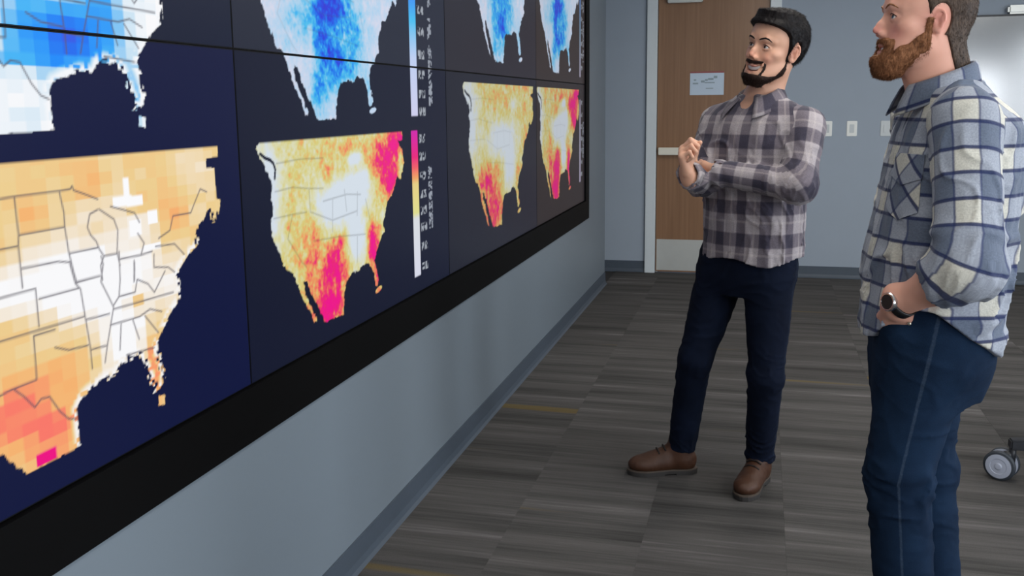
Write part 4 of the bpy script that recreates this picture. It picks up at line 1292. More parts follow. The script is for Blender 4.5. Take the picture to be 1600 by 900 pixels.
def shoe(person, c, ang, mat, sole, welt, lace=True):
    fr = Frame((c[0], c[1], 0), facing(ang))
    cs = np.array([fr.w((sx * .06, sy * .16, 0)) for sx in (-1, 1) for sy in (-1, 1)])
    lo, hi = cs.min(0), cs.max(0)
    F = Field(np.arange(lo[0], hi[0], .0045), np.arange(lo[1], hi[1], .0045), np.arange(0, .16, .0045))
    F.add(ell((0, .076, .040), (.0475, .066, .034), fr), 0.01)
    F.add(ell((0, .01, .046), (.043, .078, .040), fr), 0.02)
    F.add(rcone((0, .045, .052), (0, -.045, .092), .030, .036, fr), 0.025)
    F.add(ell((0, -.076, .052), (.040, .050, .052), fr), 0.02)
    F.add(rcone((0, -.06, .07), (0, -.062, .135), .043, .047, fr), 0.02)
    F.F = np.maximum(F.F, 0.020 - F.Z); F.F = np.maximum(F.F, F.Z - 0.145)
    folds(F, 0.0016, 55, (1, 1, 1), 3)
    V, Q = F.mesh()
    o = np_mesh('boot', V, Q, mat, person)
    hw = spline([-.125, -.11, -.07, -.02, .04, .09, .12, .138, .146], [.018, .030, .036, .034, .043, .046, .036, .022, .006])
    ysx = np.concatenate([np.linspace(-.125, .146, 30)])
    out = [(hw(y), y) for y in ysx] + [(-hw(y), y) for y in ysx[::-1]]
    def slab_mesh(nm, g, z0, z1, m, cut=None):
        pts = [(x * g, y * g) for x, y in out if cut is None or cut(y)]
        n = len(pts)
        V = [fr.w((x, y, z0)) for x, y in pts] + [fr.w((x, y, z1)) for x, y in pts]
        Fc = [tuple(range(n - 1, -1, -1)), tuple(range(n, 2 * n))] + [(k, (k + 1) % n, n + (k + 1) % n, n + k) for k in range(n)]
        return mesh_obj(nm, V, Fc, m, o)
    slab_mesh('sole', 1.0, 0.006, 0.018, sole)
    slab_mesh('heel', 1.0, 0.0, 0.0062, sole, lambda y: y < -0.035)
    slab_mesh('forefoot_tread', 0.985, 0.0005, 0.0062, sole, lambda y: y > 0.0)
    slab_mesh('welt', 1.012, 0.018, 0.023, welt)
    if lace:
        for k in range(3):
            y = 0.030 - 0.024 * k; z = 0.0935 + 0.0125 * k
            bm = bmesh.new()
            tube(bm, [fr.w((-.027, y - .004, z - .008)), fr.w((-.012, y, z + .004)), fr.w((.012, y, z + .004)), fr.w((.027, y - .004, z - .008))], 0.0034, 6)
            bm_obj('lace', bm, 'lace_dark', o, smooth=True)
    return o

def eyes(person, fr, gaze, iris):
    g = unit(gaze)
    for sx in (-1, 1):
        c = fr.w((sx * .0325, .0725, 0.0)); r = .0125 * fr.s
        nu, nv = 40, 26
        a = np.linspace(0, 2 * np.pi, nu, endpoint=False); b = np.linspace(0, np.pi, nv)
        z = fr.R @ g; x = unit(np.cross(z, [0, 0, 1])); y = np.cross(z, x)
        V = np.array([c + r * (math.cos(bb) * z + math.sin(bb) * (math.cos(aa) * x + math.sin(aa) * y)) for bb in b for aa in a])
        Q = np.array([[i * nu + j, i * nu + (j + 1) % nu, (i + 1) * nu + (j + 1) % nu, (i + 1) * nu + j] for i in range(nv - 1) for j in range(nu)])
        bb = np.repeat(b, nu)
        col = np.where(bb[:, None] < .20, np.array([.004, .004, .004]), np.where(bb[:, None] < .50, np.array(srgb(*iris)[:3]), np.array(srgb(216, 208, 204)[:3])))
        np_mesh('eye', V, Q, 'eyeball', person, attr={'tint': col})

def eyebrows(person, F, fr, mat, lift=0.0, s=1.0):
    for sx in (-1, 1):
        bm = bmesh.new()
        pts = [(.0115, .0205), (.018, .0240), (.027, .0265), (.036, .0275 + lift), (.045, .0255 + lift), (.0535, .0190)]
        P = [(sx * x, surf_y(F, fr, sx * x, z) + .0004, z) for x, z in pts]
        tube(bm, [fr.w(q) for q in P], [r * fr.s * s for r in (.0018, .0032, .0038, .0038, .0030, .0012)], 8)
        bm_obj('eyebrow', bm, mat, person, smooth=True)

def eyelashes(person, F, fr, mat):
    for sx in (-1, 1):
        bm = bmesh.new()
        up = [(.0225, .0040), (.027, .0066), (.034, .0072), (.0415, .0048), (.0480, .0000)]
        tube(bm, [fr.w((sx * x, surf_y(F, fr, sx * x, z) + .0004, z)) for x, z in up], [r * fr.s for r in (.0006, .0011, .0013, .0013, .0007)], 6)
        bm_obj('eyelashes', bm, mat, person, smooth=True)

def teeth(person, fr, w, z0, z1, curve, y0=.0865):
    n = 9; V = []; 
    for k in range(n + 1):
        x = -w + 2 * w * k / n
        for z in (z0, z1):
            V.append(fr.w((x, y0 - 9.0 * x * x, z + curve * (x / w) ** 2)))
    Q = np.array([[2 * k, 2 * k + 2, 2 * k + 3, 2 * k + 1] for k in range(n)])
    o = np_mesh('teeth', np.array(V), Q, 'tooth', person)
    sm = o.modifiers.new('thickness', 'SOLIDIFY'); sm.thickness = 0.006; sm.offset = -1
    return o

def shell(name, person, fr, region, thick, mat, jaw=1.0, step=0.0024, rough=(0.0015, 300), extra=None, soft=0.010, box_lo=(-.13, -.155, -.165), box_hi=(.13, .145, .175)):
    cs = np.array([fr.w((a, b, c)) for a in (box_lo[0], box_hi[0]) for b in (box_lo[1], box_hi[1]) for c in (box_lo[2], box_hi[2])])
    lo, hi = cs.min(0), cs.max(0)
    F = Field(np.arange(lo[0], hi[0], step), np.arange(lo[1], hi[1], step), np.arange(lo[2], hi[2], step))
    head_base(F, fr, jaw)
    if extra: extra(F)
    x, y, z = fr.local(F.X, F.Y, F.Z)
    x, y, z = (np.asarray(q, np.float32) for q in np.broadcast_arrays(x, y, z))
    m = smooth01(0.5 - region(x, y, z) / soft)
    T = thick(x, y, z)
    n = noise3(x * rough[1], y * rough[1], z * rough[1] * 0.5) * rough[0] + noise3(x * 70, y * 70, z * 45) * rough[0] * 1.2
    t = (-0.024 + m * (T + n + 0.024)) * fr.s
    F.F = F.F - t.astype(np.float32)
    F.F = np.maximum(F.F, -(F.F + t.astype(np.float32)) - 0.022)
    V, Q = F.mesh()
    # keep only pieces of skin-side shell that show
    return np_mesh(name, V, Q, mat, person)

def pw(y, pts):
    return np.interp(y, [p[0] for p in pts], [p[1] for p in pts])
# ------------------------------------------------------------------ person in the brown-grey checked shirt
def person_brown():
    hf = Frame((1.217, 3.445, 1.600), facing(43, 6, 11), 0.985)
    fr = Frame((1.165, 3.475, 0), facing(35))
    rs, re_, rw = np.array((1.028, 3.570, 1.345)), np.array((.988, 3.428, 1.148)), np.array((.951, 3.225, 1.183))
    ls, le, lw = np.array((1.322, 3.366, 1.335)), np.array((1.302, 3.262, 1.150)), np.array((1.040, 3.320, 1.186))
    hipR, kneeR, ankR = np.array((1.068, 3.515, .86)), np.array((.970, 3.475, .49)), np.array((.915, 3.588, .09))
    hipL, kneeL, ankL = np.array((1.222, 3.430, .86)), np.array((1.222, 3.405, .46)), np.array((1.209, 3.552, .09))
    # body: one continuous surface
    F = Field(span(.68, 1.46, .012, [(.90, 1.06, .003), (1.06, 1.33, .0025)]), span(3.14, 3.78, .012, [(3.14, 3.33, .003), (3.33, 3.58, .0025)]),
              span(-.01, 1.78, .012, [(1.12, 1.31, .003), (1.42, 1.735, .0025)]))
    head_base(F, hf); head_detail(F, hf, smile=1.0); ears(F, hf, 0, .92)
    nb = np.array((1.180, 3.485, 1.43))
    F.add(rcone(hf.w((0, -.022, -.05)), nb, .054, .062), 0.03)
    F.add(rcone(nb, (1.165, 3.48, 1.36), .062, .09), 0.03)
    F.add(loft([(.84, 0, 0, .15, .105), (1.0, 0, 0, .145, .10), (1.2, 0, 0, .155, .105), (1.34, 0, 0, .16, .09), (1.41, 0, 0, .10, .06)], fr), 0.04)
    for s, e, w in ((rs, re_, rw), (ls, le, lw)):
        F.add(rcone(fr.w((0, 0, 1.37)), s, .05, .045), 0.03)
        F.add(rcone(s, e, .045, .037), 0.02); F.add(rcone(e, w, .037, .027), 0.012)
    for h, k, a in ((hipR, kneeR, ankR), (hipL, kneeL, ankL)):
        F.add(rcone(h, k, .075, .05), 0.03); F.add(rcone(k, a, .048, .027), 0.01)
    F.add(rcone(ankR, (.80, 3.553, .045), .027, .018), 0.01); F.add(rcone(ankL, (1.178, 3.44, .045), .027, .018), 0.01)
    hand(F, rw + np.array((-.004, -.012, .006)), (-.22, -.30, .90), (.85, -.10, .20), +1, (62, 88, 62), 0.92, thumb=(.75, .25, .6))
    hand(F, lw, unit(lw - le) + np.array((.15, .75, -.1)), (.1, .75, .6), -1, (25, 30, 20), 0.9, thumb=(1, .12, .1))
    V, Q = F.mesh()
    tint = skin_tint(V, hf, (214, 166, 140), (176, 104, 98), (214, 140, 120), 1.0)
    p = np_mesh('person', V, Q, 'skin', attr={'tint': tint})
    tag(p, 'smiling dark-haired man in brown-grey checked shirt with folded arms near the door', 'person')
    eyes(p, hf, (-.10, 1, .06), (46, 30, 22)); eyebrows(p, F, hf, 'hair_black', 0.001, .82); eyelashes(p, F, hf, 'hair_black')
    teeth(p, hf, .0315, -.0825, -.0690, .0095, .0868)
    # hair and beard
    hl = [(-.11, -.20), (-.085, -.10), (-.05, -.046), (-.040, -.034), (-.034, .010), (-.01, .014), (.02, .022), (.045, .030), (.060, .044), (.070, .064), (.078, .088), (.085, .13), (.2, .2)]
    ear_gap = lambda x, y, z: np.where(np.abs(x) > .055, .030 * (1 - np.sqrt(((y + .015) / .023) ** 2 + ((z + .004) / .037) ** 2)), -1)
    def reg(x, y, z): return np.maximum((y - pw(z + .002, hl)) * 0.75, ear_gap(x, y, z))
    def thick(x, y, z): return .0105 + .007 * smooth01((z - .03) / .08) + .006 * smooth01((y - .0) / .06) * smooth01((z - .05) / .04)
    h = shell('hair', p, hf, reg, thick, 'hair_black', rough=(0.0012, 160))
    strands(h, hf, lambda x, y, z, n: (reg(x, y, z) < -.002) & (x * n[:, 0] + (y + .012) * n[:, 1] + (z - .03) * n[:, 2] > .05), lambda x, y, z: np.stack([x * 4, -.6 - y * 2 * (z > .08), -.5 + (z > .09) * .5], -1), 11000, .011, .00042, 1, .22)
    jb = [(-.05, -.2), (-.002, -.2), (.001, -.022), (.010, -.050), (.03, -.086), (.055, -.093), (.12, -.094)]
    def breg(x, y, z):
        ax = np.abs(x)
        jaw = np.maximum((z - pw(y, jb)) * 0.8, -.135 - z)
        must = np.maximum(np.maximum(np.abs(z + .0550 - .004 * (ax / .036) ** 2) - .0075 * (1 - .45 * (ax / .041) ** 2), ax - .041), .050 - y)
        side = np.maximum(np.maximum(np.abs(ax - .0432 + .25 * np.maximum(0, -.075 - z)) - .0042, z + .050), np.maximum(-.100 - z, .04 - y))
        chin = np.maximum(np.maximum(z + .0965, ax - .036), .04 - y)
        r = np.minimum(np.minimum(jaw, must), np.minimum(side, chin))
        lips = 1 - ((x / .0390) ** 2 + ((z + .0785 - .009 * (x / .03) ** 2) / .0165) ** 2)
        return np.maximum(r, np.where(y > .05, lips * .012, -1))
    def bthick(x, y, z): return .0035 + .004 * smooth01((-.085 - z) / .03) * smooth01((y - .03) / .04) + .0030 * (z > -.066) * smooth01((y - .07) / .02) + .005 * np.exp(-(x / .012) ** 2 - ((z + .056) / .008) ** 2) * (y > .05)
    b = shell('beard', p, hf, breg, bthick, 'beard_dark', rough=(0.0009, 260), soft=0.006)
    strands(b, hf, lambda x, y, z, n: (breg(x, y, z) < -.0015) & (y * n[:, 1] + x * n[:, 0] + (z + .03) * n[:, 2] > .03), lambda x, y, z: np.stack([x * 3, .25 + 0 * x, -1 + 0 * x], -1), 5000, .006, .00038, 2)
    # shirt
    tl = loft([(.86, 0, .008, .186, .142), (.95, 0, .006, .182, .138), (1.08, 0, .006, .180, .134), (1.2, 0, .008, .184, .136), (1.30, 0, .004, .188, .130), (1.37, 0, 0, .172, .108), (1.41, 0, -.004, .120, .082), (1.438, 0, -.002, .076, .066)], fr, 2.4)
    F = Field(np.arange(.86, 1.48, .0052), np.arange(3.14, 3.74, .0052), np.arange(.84, 1.50, .0052))
    F.add(rcone(re_, rw, .052, .043), 0.014); F.add(rcone(le, lw, .056, .043), 0.014)
    for a, b in ((re_, rw), (le, lw)):                      # open cuffs
        d = unit(b - a)
        F.sub(rcone(b - d * .012, b + d * .06, .034, .044), 0.004)
    F.add(tl, 0.012, 0.06)
    for s in (rs, ls):
        F.add(rcone(fr.w((0, -.012, 1.395)), s + np.array((0, 0, .008)), .050, .052), 0.06)
    F.add(rcone(rs, re_, .060, .052), 0.035); F.add(rcone(ls, le, .063, .056), 0.035)
    folds(F, 0.0105, 18, (1, 1, .65), 1.3, lambda x, y, z: np.clip(0.75 + (1.25 - z) * 1.2, .45, 1.0))
    F.F = np.maximum(F.F, (0.876 + 0.008 * np.sin(F.X * 30) + 0.006 * np.sin(F.Y * 26 + 1)) - F.Z)
    F.sub(ell(fr.w((0, .082, 1.45)), (.036, .036, .052)), 0.01)
    cam_dir = np.array((0.0, -1.0, 0.12))
    sh = make_shirt('shirt', p, F, tl, fr, [(bend(rs, re_, rw), .054, (-.8, -.5, .3), 9), (bend(ls, le, lw, .11, 10), .056, (.6, -1, .3), 9)], 'plaid_brown')
    torso_patch('placket', F, fr, lambda s, t: (-.013 + .026 * s, .885 + .535 * t), .0022, 'plaid_brown', sh, rot=0.0, nu=4, nv=60)
    collar(sh, Frame(fr.w((.008, .004, 0)), facing(38)), .002, .068, .066, 1.490, 1.430, 'plaid_brown', gap=0.50, leaf=.042, point=.030)
    # jeans
    F = Field(np.arange(.84, 1.38, .0056), np.arange(3.26, 3.72, .0056), np.arange(.075, .93, .0056))
    pf = Frame((1.148, 3.472, 0), facing(32))
    F.add(loft([(.745, 0, 0, .120, .106), (.80, 0, 0, .162, .122), (.86, 0, 0, .166, .124), (.92, 0, 0, .160, .116)], pf, 2.4), 0.01, .06)
    F.add(rcone(hipR, kneeR, .092, .063), 0.03); F.add(rcone(hipL, kneeL, .092, .063), 0.03)
    for k, a in ((kneeR, ankR), (kneeL, ankL)):
        F.add(rcone(k, a + np.array((0, 0, .02)), .062, .054), 0.02)
    F.F = np.maximum(F.F, 0.092 - F.Z)
    def legmask(x, y, z): return 0.35 + 0.65 * np.exp(-((z - .47) / .09) ** 2) + 0.8 * np.exp(-((z - .13) / .09) ** 2) + .35 * np.exp(-((z - .80) / .05) ** 2)
    folds(F, 0.0080, 15, (.7, .7, 1.9), 5.1, legmask)
    je = make_jeans(p, F, [([hipR, kneeR, ankR], (-.9, .4, 0)), ([hipL, kneeL, ankL], (.95, -.3, 0))], 'denim_dark')
    shoe(p, (.853, 3.570), 72, 'boot_leather', 'boot_sole', 'boot_welt')
    shoe(p, (1.190, 3.492), 17, 'boot_leather', 'boot_sole', 'boot_welt')
    return p
person_brown()
# ------------------------------------------------------------------ person in the blue plaid overshirt
def person_blue():
    hf = Frame((1.532, 2.400, 1.600), facing(82, 6, 0), 0.94)
    fr = Frame((1.600, 2.420, 0), facing(80))
    ls, le, lw = np.array((1.600, 2.238, 1.380)), np.array((1.604, 2.130, 1.075)), np.array((1.486, 2.258, .966))
    rs, re_, rw = np.array((1.570, 2.605, 1.380)), np.array((1.610, 2.665, 1.070)), np.array((1.50, 2.57, .965))
    lc = le + (lw - le) * 0.24
    rc = re_ + (rw - re_) * 0.55
    hipL, kneeL, ankL = np.array((1.575, 2.345, .87)), np.array((1.520, 2.325, .545)), np.array((1.560, 2.335, .09))
    hipR, kneeR, ankR = np.array((1.590, 2.500, .87)), np.array((1.605, 2.515, .50)), np.array((1.660, 2.530, .09))
    F = Field(span(1.36, 1.82, .012, [(1.40, 1.71, .003)]), span(2.04, 2.76, .012, [(2.20, 2.31, .003), (2.29, 2.51, .0028)]),
              span(-.01, 1.80, .012, [(.85, 1.06, .0035), (1.42, 1.745, .0028)]))
    head_base(F, hf, 1.02); head_detail(F, hf, smile=0.25, nose=1.02); ears(F, hf, 0, .74)
    nb = np.array((1.590, 2.425, 1.42))
    F.add(rcone(hf.w((0, -.030, -.05)), nb, .060, .066), 0.03)
    F.add(rcone(hf.w((0, -.005, -.075)), nb + np.array((-.03, 0, .01)), .045, .05), 0.03)
    F.add(rcone(nb, (1.60, 2.42, 1.34), .066, .10), 0.03)
    F.add(loft([(.84, 0, .02, .15, .11), (1.0, 0, .01, .15, .12), (1.2, 0, 0, .16, .11), (1.34, 0, 0, .165, .09), (1.41, 0, 0, .10, .06)], fr), 0.04)
    for s, e, w in ((rs, re_, rw), (ls, le, lw)):
        F.add(rcone(fr.w((0, 0, 1.37)), s, .05, .047), 0.03)
        F.add(rcone(s, e, .048, .042), 0.02); F.add(rcone(e, e + (w - e) * .4, .043, .043), 0.012); F.add(rcone(e + (w - e) * .4, w, .043, .029), 0.02)
    for h, k, a in ((hipR, kneeR, ankR), (hipL, kneeL, ankL)):
        F.add(rcone(h, k, .08, .055), 0.03); F.add(rcone(k, a, .05, .028), 0.01)
    F.add(rcone(ankL, (1.46, 2.32, .045), .027, .018), 0.01); F.add(rcone(ankR, (1.56, 2.52, .045), .027, .018), 0.01)
    hand(F, lw, (.24, .62, -1.0), (.35, .85, .4), -1, (8, 12, 10), 1.0, thumb=(.85, .35, .25))
    hand(F, rw, (-.04, -.10, -1.0), (.25, -.95, .1), +1, (12, 18, 12), 1.0, thumb=(.75, .5, .2))
    V, Q = F.mesh()
    tint = skin_tint(V, hf, (226, 170, 148), (196, 124, 116), (226, 136, 128), 0.25)
    p = np_mesh('person', V, Q, 'skin', attr={'tint': tint})
    tag(p, 'ginger-bearded man in pale blue plaid overshirt, hand in jeans pocket, looking up', 'person')
    eyes(p, hf, (.28, 1, .10), (70, 84, 100)); eyebrows(p, F, hf, 'beard_ginger', 0.001, .7); eyelashes(p, F, hf, 'beard_dark')
    teeth(p, hf, .018, -.0790, -.0715, .002, .0885)
    hl = [(-.15, -.20), (-.125, -.075), (-.07, -.052), (-.036, -.036), (-.028, .004), (0, .012), (.03, .020), (.050, .030), (.066, .046), (.078, .070), (.088, .125), (.2, .2)]
    ear_gap = lambda x, y, z: np.where(np.abs(x) > .055, .030 * (1 - np.sqrt(((y + .015) / .023) ** 2 + ((z + .004) / .037) ** 2)), -1)
    def reg(x, y, z): return np.maximum((y - pw(z, hl)) * 0.75, ear_gap(x, y, z))
    def thick(x, y, z): return .0045 + .010 * smooth01((z - .04) / .07)
    h = shell('hair', p, hf, reg, thick, 'hair_brown', jaw=1.02, rough=(0.0008, 260), extra=lambda F: F.add(rcone(hf.w((0, -.030, -.05)), nb, .060, .066), 0.03))
    strands(h, hf, lambda x, y, z, n: (reg(x, y, z) < -.001) & (x * n[:, 0] + (y + .012) * n[:, 1] + (z - .03) * n[:, 2] > .05), lambda x, y, z: np.stack([x * 2, -.4 + 0 * x, -.7 + (z > .07) * .7], -1), 12000, .006, .00040, 3, .3)
    jb = [(-.05, -.2), (-.010, -.2), (-.004, -.022), (.010, -.026), (.024, -.036), (.045, -.060), (.062, -.066), (.075, -.085), (.12, -.089)]
    def breg(x, y, z):
        ax = np.abs(x)
        jaw = (z - pw(y, jb)) * 0.8
        must = np.maximum(np.maximum(np.abs(z + .0555) - .0085, ax - .034), .05 - y)
        side = np.maximum(np.maximum(np.abs(ax - .037) - .011, z + .050), np.maximum(-.10 - z, .03 - y))
        burn = np.maximum(np.maximum(np.abs(y - .006) - .011, np.abs(z + .02) - .025), .03 - ax)
        r = np.minimum(np.minimum(jaw, must), np.minimum(side, burn))
        lips = 1 - ((x / .026) ** 2 + ((z + .0755) / .0115) ** 2)
        return np.maximum(r, np.where(y > .05, lips * .012, -1))
    def bthick(x, y, z):
        return .0035 + .0055 * smooth01((-.085 - z) / .035) * smooth01((y - .01) / .06) * .6 + .004 * (z > -.068) * smooth01((y - .07) / .02) + .003 * smooth01((y - .02) / .03) * smooth01((-.05 - z) / .02)
    def ext(F):
        F.add(ell((0, .068, -.112), (.032, .022, .014), hf), 0.03)
    b = shell('beard', p, hf, breg, bthick, 'beard_ginger', jaw=1.02, rough=(0.0014, 260), soft=0.009, extra=ext)
    strands(b, hf, lambda x, y, z, n: (breg(x, y, z) < .001) & (y * n[:, 1] + x * n[:, 0] + (z + .03) * n[:, 2] > .03), lambda x, y, z: np.stack([x * 3, .35 + 0 * x, -1 + 0 * x], -1), 14000, .007, .00036, 4)
    # overshirt
    tl = loft([(.80, 0, .022, .188, .150), (.92, 0, .018, .188, .152), (1.05, 0, .008, .188, .152), (1.2, 0, -.006, .192, .142), (1.30, 0, -.014, .194, .134), (1.38, 0, -.018, .178, .116), (1.42, 0, -.006, .125, .088), (1.455, 0, .012, .080, .072)], fr, 2.4)
    F = Field(np.arange(1.40, 1.80, .005), np.arange(2.03, 2.76, .005), np.arange(.79, 1.50, .005))
    F.add(rcone(re_, rc, .062, .056), 0.014); F.add(rcone(le, lc, .065, .062), 0.014)
    F.add(rcone(lc - (lc - le) * .30, lc, .065, .065), 0.004)       # turned-back cuff
    for a, b in ((re_, rc), (le, lc)):                              # open sleeve ends
        d = unit(b - a)
        F.sub(rcone(b + d * .018, b + d * .10, .047, .056), 0.004); F.sub(rcone(b + d * .075, b + d * .12, .07, .09), 0.002)
    F.add(tl, 0.012, 0.06)
    for s in (rs, ls):
        F.add(rcone(fr.w((0, -.018, 1.405)), s + np.array((0, 0, .003)), .050, .055), 0.05)
    F.add(rcone(rs, re_, .066, .064), 0.04); F.add(rcone(ls, le, .068, .066), 0.03)
    folds(F, 0.0110, 15, (1, 1, .7), 9.7, lambda x, y, z: np.clip(0.6 + (1.3 - z) * 1.2, .4, 1.0))
    X, Y, Z = F.X, F.Y, F.Z
    u, v, w = fr.local(X, Y, Z)
    th = np.degrees(np.abs(np.arctan2(u, v - .02)))
    zh = np.interp(th, [0, 22, 40, 58, 75, 100, 130, 180], [.862, .872, .912, .962, .955, .895, .845, .822])
    keep = np.exp(-(np.maximum(0, w - 1.0) / .02) ** 2)
    F.F = np.maximum(F.F, np.where(w < 1.0, zh - w, -1).astype(np.float32))
    F.sub(ell(fr.w((0, .10, 1.475)), (.034, .034, .05)), 0.01)
    sh = make_shirt('overshirt', p, F, tl, fr, [(bend(rs, re_, rw, .10, 9), .062, (0, 1, 0), .46), (bend(ls, le, lw, .10, 9), .064, (-.15, -1, .1), .415)], 'plaid_blue')
    torso_patch('placket', F, fr, lambda s, t: (-.016 + .032 * s, .885 + .545 * t), .0024, 'plaid_blue', sh, nu=4, nv=60)
    # chest pocket cut on the bias, pointed lower edge, buttoned flap
    pk = torso_patch('chest_pocket', F, fr, lambda s, t: (.050 + .105 * s, 1.175 + .115 * t - .022 * (1 - np.abs(2 * s - 1)) * (1 - t)), .0034, 'plaid_blue', sh, rot=0.785, nu=17, nv=14)
    torso_patch('pocket_flap', F, fr, lambda s, t: (.046 + .113 * s, 1.250 + .052 * t - .018 * (1 - np.abs(2 * s - 1)) * (1 - t)), .0064, 'plaid_blue', sh, rot=0.785, nu=17, nv=8)
    collar(sh, Frame(fr.w((0, .022, 0)), facing(84)), .006, .074, .072, 1.508, 1.452, 'plaid_blue', gap=0.36, leaf=.048, point=.022, flare=.0095)
    # jeans
    F = Field(np.arange(1.38, 1.78, .0056), np.arange(2.18, 2.66, .0056), np.arange(.075, .99, .0056))
    pf = Frame((1.588, 2.422, 0), facing(82))
    F.add(loft([(.72, 0, .005, .125, .125), (.80, 0, 0, .168, .134), (.88, 0, 0, .172, .132), (.98, 0, .01, .168, .126)], pf, 2.4), 0.01, .06)
    F.add(rcone(hipL, kneeL, .098, .078), 0.045); F.add(rcone(hipR, kneeR, .098, .074), 0.045)
    for k, a in ((kneeL, ankL), (kneeR, ankR)):
        F.add(rcone(k, a + np.array((0, 0, .02)), .075, .064), 0.02)
    F.F = np.maximum(F.F, 0.085 - F.Z)
    def legmask(x, y, z): return 0.40 + 0.9 * np.exp(-((z - .52) / .10) ** 2) + .6 * np.exp(-((z - .13) / .09) ** 2)
    folds(F, 0.0085, 13, (.7, .7, 2.0), 2.2, legmask)
    hd = unit((.24, .62, -1.0)); F.add(rcone(lw + hd * .085, lw + hd * .15, .036, .034), 0.03)      # the hand fills the front pocket
    je = make_jeans(p, F, [([hipL, kneeL, ankL], (-.12, -1, 0)), ([hipR, kneeR, ankR], (.1, 1, 0))], 'denim_blue')
    bm = bmesh.new(); c = np.array((1.515, 2.252, .925)); lathe(bm, [(.004, 0), (.004, .002), (.002, .003)], c, (-.3, -1, .1), 12)
    bm_obj('pocket_rivet', bm, 'rivet', je)
    shoe(p, (1.500, 2.325), 84, 'shoe_black', 'boot_sole', 'boot_sole', False)
    shoe(p, (1.600, 2.520), 84, 'shoe_black', 'boot_sole', 'boot_sole', False)
    # wristwatch
    d = unit(lw - le); o = lw - d * .018
    e = unit(np.array((-.55, -.8, .25)) - (np.array((-.55, -.8, .25)) @ d) * d); g = np.cross(d, e)
    bm = bmesh.new(); n = 40; rings = []
    for k in range(n):
        a = 2 * math.pi * k / n; q = e * math.cos(a) + g * math.sin(a)
        rings.append([bm.verts.new(o + q * r + d * h) for r, h in ((.033, -.010), (.0375, -.010), (.0375, .010), (.033, .010))])
    for k in range(n):
        A, B = rings[k], rings[(k + 1) % n]
        for j in range(4): bm.faces.new((A[j], A[(j + 1) % 4], B[(j + 1) % 4], B[j]))
    ws = bm_obj('wristwatch', bm, 'watch_black', p, smooth=True); ws['label'] = 'black strap wristwatch with a round steel case'
    bm = bmesh.new(); lathe(bm, [(.0195, .034), (.0215, .036), (.0215, .043), (.0195, .0465), (.0165, .0465), (.0160, .045)], o, e, 36)
    bm_obj('watch_case', bm, 'watch_steel', ws, smooth=False)
    bm = bmesh.new(); lathe(bm, [(.0163, .0445), (.0163, .0458)], o, e, 36)
    bm_obj('watch_dial', bm, 'watch_black', ws)
    return p
person_blue()
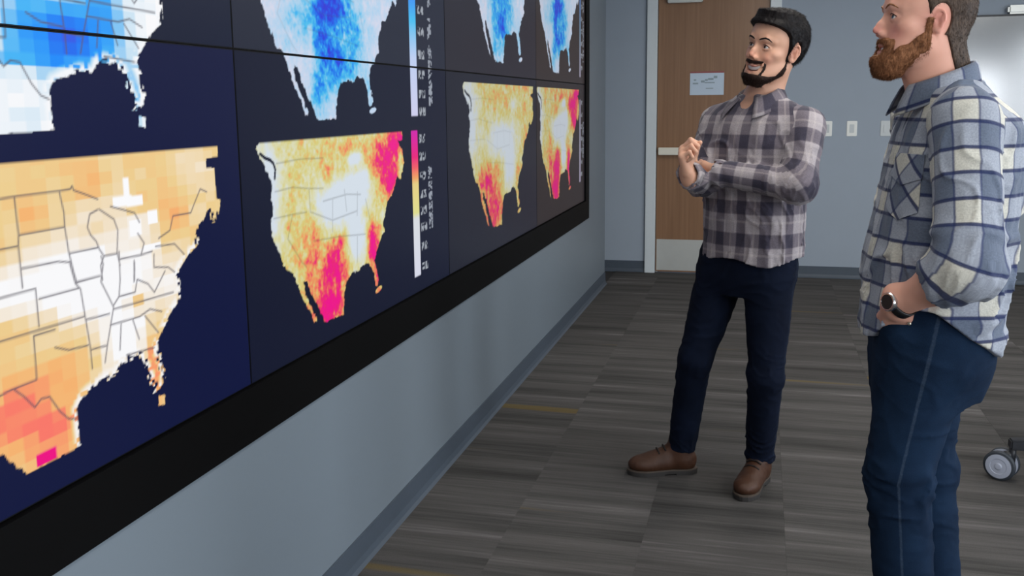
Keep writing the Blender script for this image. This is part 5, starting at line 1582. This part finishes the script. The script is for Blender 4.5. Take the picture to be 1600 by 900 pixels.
# ------------------------------------------------------------------ swivel chair, of which only one castor and leg reach into view
def office_chair():
    cx, cy = 2.44, 3.80
    r = empty('office_chair', (cx, cy, 0))
    tag(r, 'dark swivel chair on grey-disc castors at the right edge of the carpet', 'chair')
    bm = bmesh.new(); lathe(bm, [(.045, .10), (.05, .13), (.05, .17), (.032, .19), (.026, .20), (.026, .43)], (cx, cy, 0), (0, 0, 1), 24)
    on(r, bm_obj('gas_column', bm, 'dark_plastic', smooth=False))
    hubz = .145
    for k in range(5):
        a = math.pi + 0.06 + 2 * math.pi * k / 5
        ux, uy = math.cos(a), math.sin(a); vx, vy = -uy, ux
        bm = bmesh.new()
        secs = [(.03, .030, .118, .172), (.18, .026, .122, .170), (.325, .022, .128, .164)]
        vs = [[bm.verts.new((cx + ux * d + vx * s * w, cy + uy * d + vy * s * w, z)) for s, z in ((-1, z0), (1, z0), (1, z1), (-1, z1))] for d, w, z0, z1 in secs]
        for A, B in zip(vs, vs[1:]):
            for j in range(4): bm.faces.new((A[j], A[(j + 1) % 4], B[(j + 1) % 4], B[j]))
        bm.faces.new(vs[0][::-1]); bm.faces.new(vs[-1])
        bmesh.ops.bevel(bm, geom=bm.edges[:], offset=.005, segments=2, affect='EDGES')
        leg = on(r, bm_obj('base_leg', bm, 'dark_plastic'))
        px, py = cx + ux * .312, cy + uy * .312
        # twin-wheel castor trailing off the leg end
        ta = 2.62 if k == 0 else a + 1.0 + k
        tx, ty = math.cos(ta), math.sin(ta); ax_, ay_ = -ty, tx
        wx, wy = px + tx * .035, py + ty * .035
        bm = bmesh.new(); lathe(bm, [(.011, .085), (.011, .135)], (px, py, 0), (0, 0, 1), 14)
        bm_box(bm, -.012, .012, -.012, .012, 0, .05)
        bm.free(); bm = bmesh.new()
        lathe(bm, [(.011, .07), (.013, .10), (.013, .132)], (px, py, 0), (0, 0, 1), 16)
        tube(bm, [(px, py, .105), ((px + wx) / 2, (py + wy) / 2, .098), (wx, wy, .062)], [.016, .018, .013], 10)
        ca = bm_obj('castor', bm, 'dark_plastic', None, smooth=True); ca.parent = leg
        for s in (-1, 1):
            bm = bmesh.new()
            o = (wx + ax_ * s * .012, wy + ay_ * s * .012, .0575)
            lathe(bm, [(.044, 0), (.054, .003), (.0575, .009), (.0575, .016), (.053, .021), (.046, .0225)], o, (ax_ * s, ay_ * s, 0), 36)
            lathe(bm, [(.047, .022), (.046, .0255), (.030, .027), (.028, .0255), (.014, .0262), (.010, .029), (.002, .0295)], o, (ax_ * s, ay_ * s, 0), 36)
            w = bm_obj('wheel', bm, 'wheel_grey', None); w.parent = leg
            w.data.materials.append(MAT['tyre_dark'])
            nf = len(w.data.polygons)
            for i, pl in enumerate(w.data.polygons):
                d = math.dist((pl.center.x, pl.center.y, pl.center.z), o)
                if d > .0505: pl.material_index = 1
    bm = bmesh.new(); bm_box(bm, cx - .20, cx + .25, cy - .24, cy + .24, .44, .52, .03, 4)
    on(r, bm_obj('seat', bm, 'chair_fabric'))
    bm = bmesh.new(); bm_box(bm, cx + .23, cx + .285, cy - .21, cy + .21, .62, 1.06, .024, 4)
    on(r, bm_obj('backrest', bm, 'chair_fabric'))
    bm = bmesh.new(); tube(bm, [(cx + .05, cy, .43), (cx + .24, cy, .43), (cx + .31, cy, .50), (cx + .30, cy, .75)], .018, 10)
    on(r, bm_obj('back_support', bm, 'dark_plastic', smooth=True))
office_chair()
